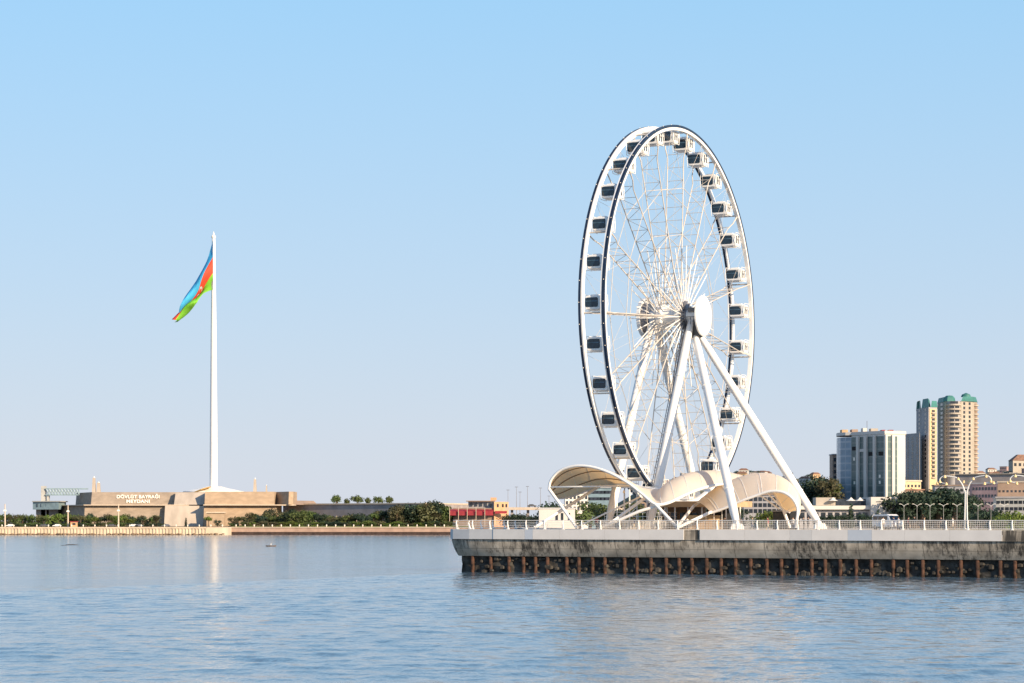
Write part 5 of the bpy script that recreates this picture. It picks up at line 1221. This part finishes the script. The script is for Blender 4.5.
simple('canopy_side_building', 'white three storey building seen below the left canopy', 565, 588, 493.5, 511, 900, -6, 'hotelwhite', 'greyren', 6, 3, 1.1, 1.3)
simple('glass_hall', 'modern low grey blue hall with a curved roof seen below the left canopy', 586, 616, 488, 502, 960, 3, 'paleblue', 'greyclad', 8, 2, 2.0, 1.2, hip=3)
simple('slope_terrace', 'grey apartment row behind the tree under the right canopy', 744, 800, 495, 514, 900, 6, 'greyren', 'brownren', 12, 3, 1.4, 1.5)
simple('old_town_row', 'brownish old town row behind the ticket pavilion and wheel legs', 640, 744, 496, 514, 980, 5, 'brownren', 'roofred', 18, 3, 1.4, 1.6)
# road wall on the slope with sunlit parapet
t = thing('slope_road_wall', 'long stone road wall climbing the slope below the hilltop villa', 'wall', (PX(990, 1330), 1330, 10))
mb = MB(); mb.prism([H(955, 1340), H(1036, 1315), H(1036, 1330), H(955, 1352)], 10, PZ(474.5, 1330)); mb.build('wall', M['arcade'], t)
mb = MB(); mb.prism([H(955, 1339), H(1036, 1314), H(1036, 1316), H(955, 1341)], PZ(474.5, 1330) + .02, PZ(473.6, 1330)); mb.build('parapet', M['cream'], t)
# small houses over the hillside
walls = ['cream', 'brownren', 'greyren', 'hotelwhite', 'pinkren', 'tan']; hq = random.Random(14); protos = []
for i, wm in enumerate(walls):
    t = thing('small_house', 'house', 'house', (0, 0, 0), 0, 'small houses over the hillside'); wd, dp, hh = hq.uniform(8, 13), hq.uniform(7, 9), hq.uniform(4.5, 7.5)
    mb = MB(); mb.box((0, 0, hh / 2 - 2), (wd, dp, hh + 4)); mb.build('wall', M[wm], t, local=True)
    mb = MB(); frust(mb, [(-wd / 2 - .4, -dp / 2 - .4), (wd / 2 + .4, -dp / 2 - .4), (wd / 2 + .4, dp / 2 + .4), (-wd / 2 - .4, dp / 2 + .4)], hh + .02, hh + (2.2 if i % 2 else .5), .5 if i % 2 else .02); mb.build('roof', M['roofred' if i % 2 else 'greyren'], t, local=True)
    for c in range(3):
        for r_ in range(2): mb = MB(); mb.box(((c - 1) * wd * .29, -dp / 2 - .02, hh * (.3 + .42 * r_)), (1.3, .3, 1.4)); mb.build('window', M['win'], t, local=True)
    protos.append(t)
nameof = {'cream': 'cream', 'brownren': 'brown', 'greyren': 'grey', 'hotelwhite': 'white', 'pinkren': 'dusky pink', 'tan': 'tan'}
k = 0; used = set()
spots = []
for i in range(26): spots.append((hq.uniform(655, 838), hq.uniform(1560, 1830), 'on the ridge behind the right canopy'))
for i in range(26): spots.append((hq.uniform(978, 1030), hq.uniform(1380, 1760), 'on the slope below the hilltop villa'))
for i in range(8): spots.append((hq.uniform(905, 975), hq.uniform(1300, 1420), 'on the slope at the foot of the apartment towers'))
for px, Y, where in spots:
    j = k % len(protos); x = PX(px, Y); z = hill_z(x, Y); lab = 'small %s hillside house %s' % (nameof[walls[j]], where)
    if j not in used: o = protos[j]; used.add(j); o.location = (x, Y, z); o.rotation_euler = (0, 0, hq.uniform(-.7, .5)); o['label'] = lab; o.scale = (.55, .55, .55)
    else: copy_tree(protos[j], (x, Y, z), hq.uniform(-.7, .5), hq.uniform(.4, .65), lab)
    k += 1
# dark trees below the towers, pines left of the hotel, palms and shrubs near the pier
q = random.Random(31)
for i in range(26):
    px = 899 + i * 3.1 + q.uniform(-2, 2); yt = 488.5 + (px - 932) ** 2 / 330 + q.uniform(-2, 4)
    if px > 974: continue
    ptree('park_tree', q.choice(('tall', 'bush', 'tall')), 'leafd', px, yt, 960 + q.uniform(-20, 40), GND, q.uniform(1.0, 1.4), label='dark park tree in the clump behind the twin lamps', group='dark park trees right of the hotel')
for px, yt, m in ((808, 480, 'leafd'), (814, 476.5, 'leafd'), (819, 474.5, 'leafd'), (824.5, 473, 'leafd'), (829.5, 474, 'leafo'), (832.5, 480, 'leaf'), (811, 490, 'leafd'), (822, 488, 'leafd'), (829, 490, 'leafo')):
    ptree('hotel_pine', 'tall', m, px, yt, 1005 + q.uniform(-8, 15), GND, .95, label='tall dark pine in the clump just left of the hotel tower', group='pines left of the hotel')
for px, yt in ((850.5, 503), (877.5, 509), (861, 511), (845, 512), (838, 513), (832, 512.5), (825, 511.5), (818, 513), (868, 513)):
    ptree('podium_tree', 'cypress' if yt < 510 else 'bush', 'leafd', px, yt, 900, GND, 1.5 if yt < 510 else 1.2, label='small dark tree along the front of the white podium', group='small trees before the hotel podium')
for px, yt, m in ((760, 512, 'leafl'), (766, 506.5, 'leafl'), (772, 508, 'leafl'), (777, 512, 'leaf'), (1003, 512, 'leafl'), (1009, 508, 'leafl'), (1016, 509, 'leafl'), (1022, 511, 'leafl')):
    ptree('boulevard_tree', 'bush', m, px, yt, 560 + q.uniform(-6, 6), GND, 1.25, label='bright green boulevard tree ' + ('under the right canopy' if px < 900 else 'near the right edge beyond the railing'), group='bright boulevard trees ' + ('under the right canopy' if px < 900 else 'near the right edge'))
for px, yt in ((985, 508), (990, 505), (979, 510), (998, 507), (993, 511)):
    ptree('park_tree', 'bush', 'leafd', px, yt, 800, GND, 1.2, label='dark rounded tree between the tall lamp and the bright trees', group='dark trees right of the tall lamp')
for i in range(28):
    px = 583 + i * 8.0 + q.uniform(-3, 3)
    if 742 < px < 800: continue
    ptree('city_tree', q.choice(('bush', 'tall')), q.choice(('leafd', 'leafd', 'leaf')), px, 503 + q.uniform(-5, 6), 820 + q.uniform(-30, 60), GND, q.uniform(1.1, 1.5), label='dark boulevard tree seen through the supports of the wheel', group='dark boulevard trees behind the wheel')
for px, yt in ((552, 498), (548, 503), (556, 502)):
    ptree('city_tree', 'bush', 'leafd', px, yt, 1000, GND, 1.1, label='dark tree left of the white building below the left canopy', group='dark trees left of the white building')
for i in range(20):
    px, Y = (q.uniform(975, 1024), q.uniform(1250, 1600)) if i < 13 else (q.uniform(690, 835), q.uniform(1650, 1800)); x = PX(px, Y); tree('hill_tree', 'bush', 'leafd', (x, Y, hill_z(x, Y) - .5), q.uniform(4, 7), 1.4, label='dark tree between the small houses of the hillside', group='trees on the hillside')
# twin armed boulevard lamps
lm = MB(); lm.path([(0, 0, 0), (0, 0, 4.1)], [.05, .035], 6); lp_me = lm.mesh('pole', M['greyclad'])
lm = MB(); lm.path([(0, 0, 3.75), (.35, 0, 4.15), (1.0, 0, 4.4)], .04, 5); la_me = lm.mesh('arm', M['white2'])
lm = MB(); lm.box((.95, 0, 4.36), (.5, .16, .09)); lh_me = lm.mesh('lamp_head', M['lampwhite'])
for px in (917, 930, 943.5, 957, 978, 991, 1004, 904, 744, 731):
    t = thing('boulevard_lamp', 'white twin armed lamp on the boulevard behind the pier', 'street lamp', (PX(px, 600), 600, PZ(503.6, 600) - 4.45), 0, 'twin armed lamps on the boulevard')
    inst('pole', lp_me, t)
    for rz in (0, math.pi): inst('arm', la_me, t, Matrix.Rotation(rz, 4, 'Z')); inst('lamp_head', lh_me, t, Matrix.Rotation(rz, 4, 'Z'))
# ------------------------------------------------------------------ on the water
Yb = F * CAMH / 26.5
t = thing('rowing_boat', 'tiny dark rowing boat with a seated figure out on the calm water', 'boat', (PX(271, Yb), Yb, 0), .2)
vs = []; N_ = 9
for z, s_ in ((-.1, .6), (.28, 1.0), (.24, .88), (-.02, .5)):
    for i in range(N_): u = i / (N_ - 1) * 2 - 1; vs.append((u * 1.5 * (s_ * .3 + .7), -.5 * s_ * (1 - u * u) ** .6, z + .10 * u * u * (z > 0)))
    for i in range(N_ - 2, 0, -1): u = i / (N_ - 1) * 2 - 1; vs.append((u * 1.5 * (s_ * .3 + .7), .5 * s_ * (1 - u * u) ** .6, z + .10 * u * u * (z > 0)))
n = 2 * N_ - 2; mb = MB(); mb.add(vs, [(i * n + j, i * n + (j + 1) % n, (i + 1) * n + (j + 1) % n, (i + 1) * n + j) for i in range(3) for j in range(n)] + [tuple(3 * n + j for j in range(n))]); mb.build('hull', M['dirt'], t, local=True)
mb = MB(); mb.box((0, 0, .22), (.25, .7, .05)); mb.build('thwart', M['tan'], t, local=True)
J = [(0, 0, .30), (.03, 0, .55), (.05, 0, .75), (.05, 0, .85), (.05, 0, .95), (-.3, .1, .33), (-.5, .1, .1), (-.3, -.1, .33), (-.5, -.1, .1), (0, .2, .72), (-.2, .25, .5), (0, -.2, .72), (-.2, -.25, .5)]
me = skin_mesh('person', [Vector(j) for j in J], [(0, 1), (1, 2), (2, 3), (3, 4), (0, 5), (5, 6), (0, 7), (7, 8), (2, 9), (9, 10), (2, 11), (11, 12)], [.15, .15, .15, .06, .11, .09, .06, .09, .06, .06, .05, .06, .05], [M['sh_white'], M['tr_dark'], M['skin']], lambda c: 2 if c.z > .83 else 0 if c.z > .4 else 1)
o = bpy.data.objects.new('person', me); COL.objects.link(o); o.location = (PX(271, Yb), Yb, 0); o.rotation_euler = (0, 0, .2); tag(o, 'person in white shirt sitting in the tiny rowing boat', 'person')
for px, y, s_, lab in ((72, 545, 2.0, 'low dark rock awash left of centre on the calm water'), (64, 545.4, 1.1, 'smaller dark rock awash beside the larger one on the left')):
    Yr = F * CAMH / (y - 520); mb = MB(); mb.sphere((0, 0, 0), s_, 10, (1, .5, .12)); o = mb.build('rock', M['rock'], smooth=True); o.location = (PX(px, Yr), Yr, 0); tag(o, lab, 'rock')
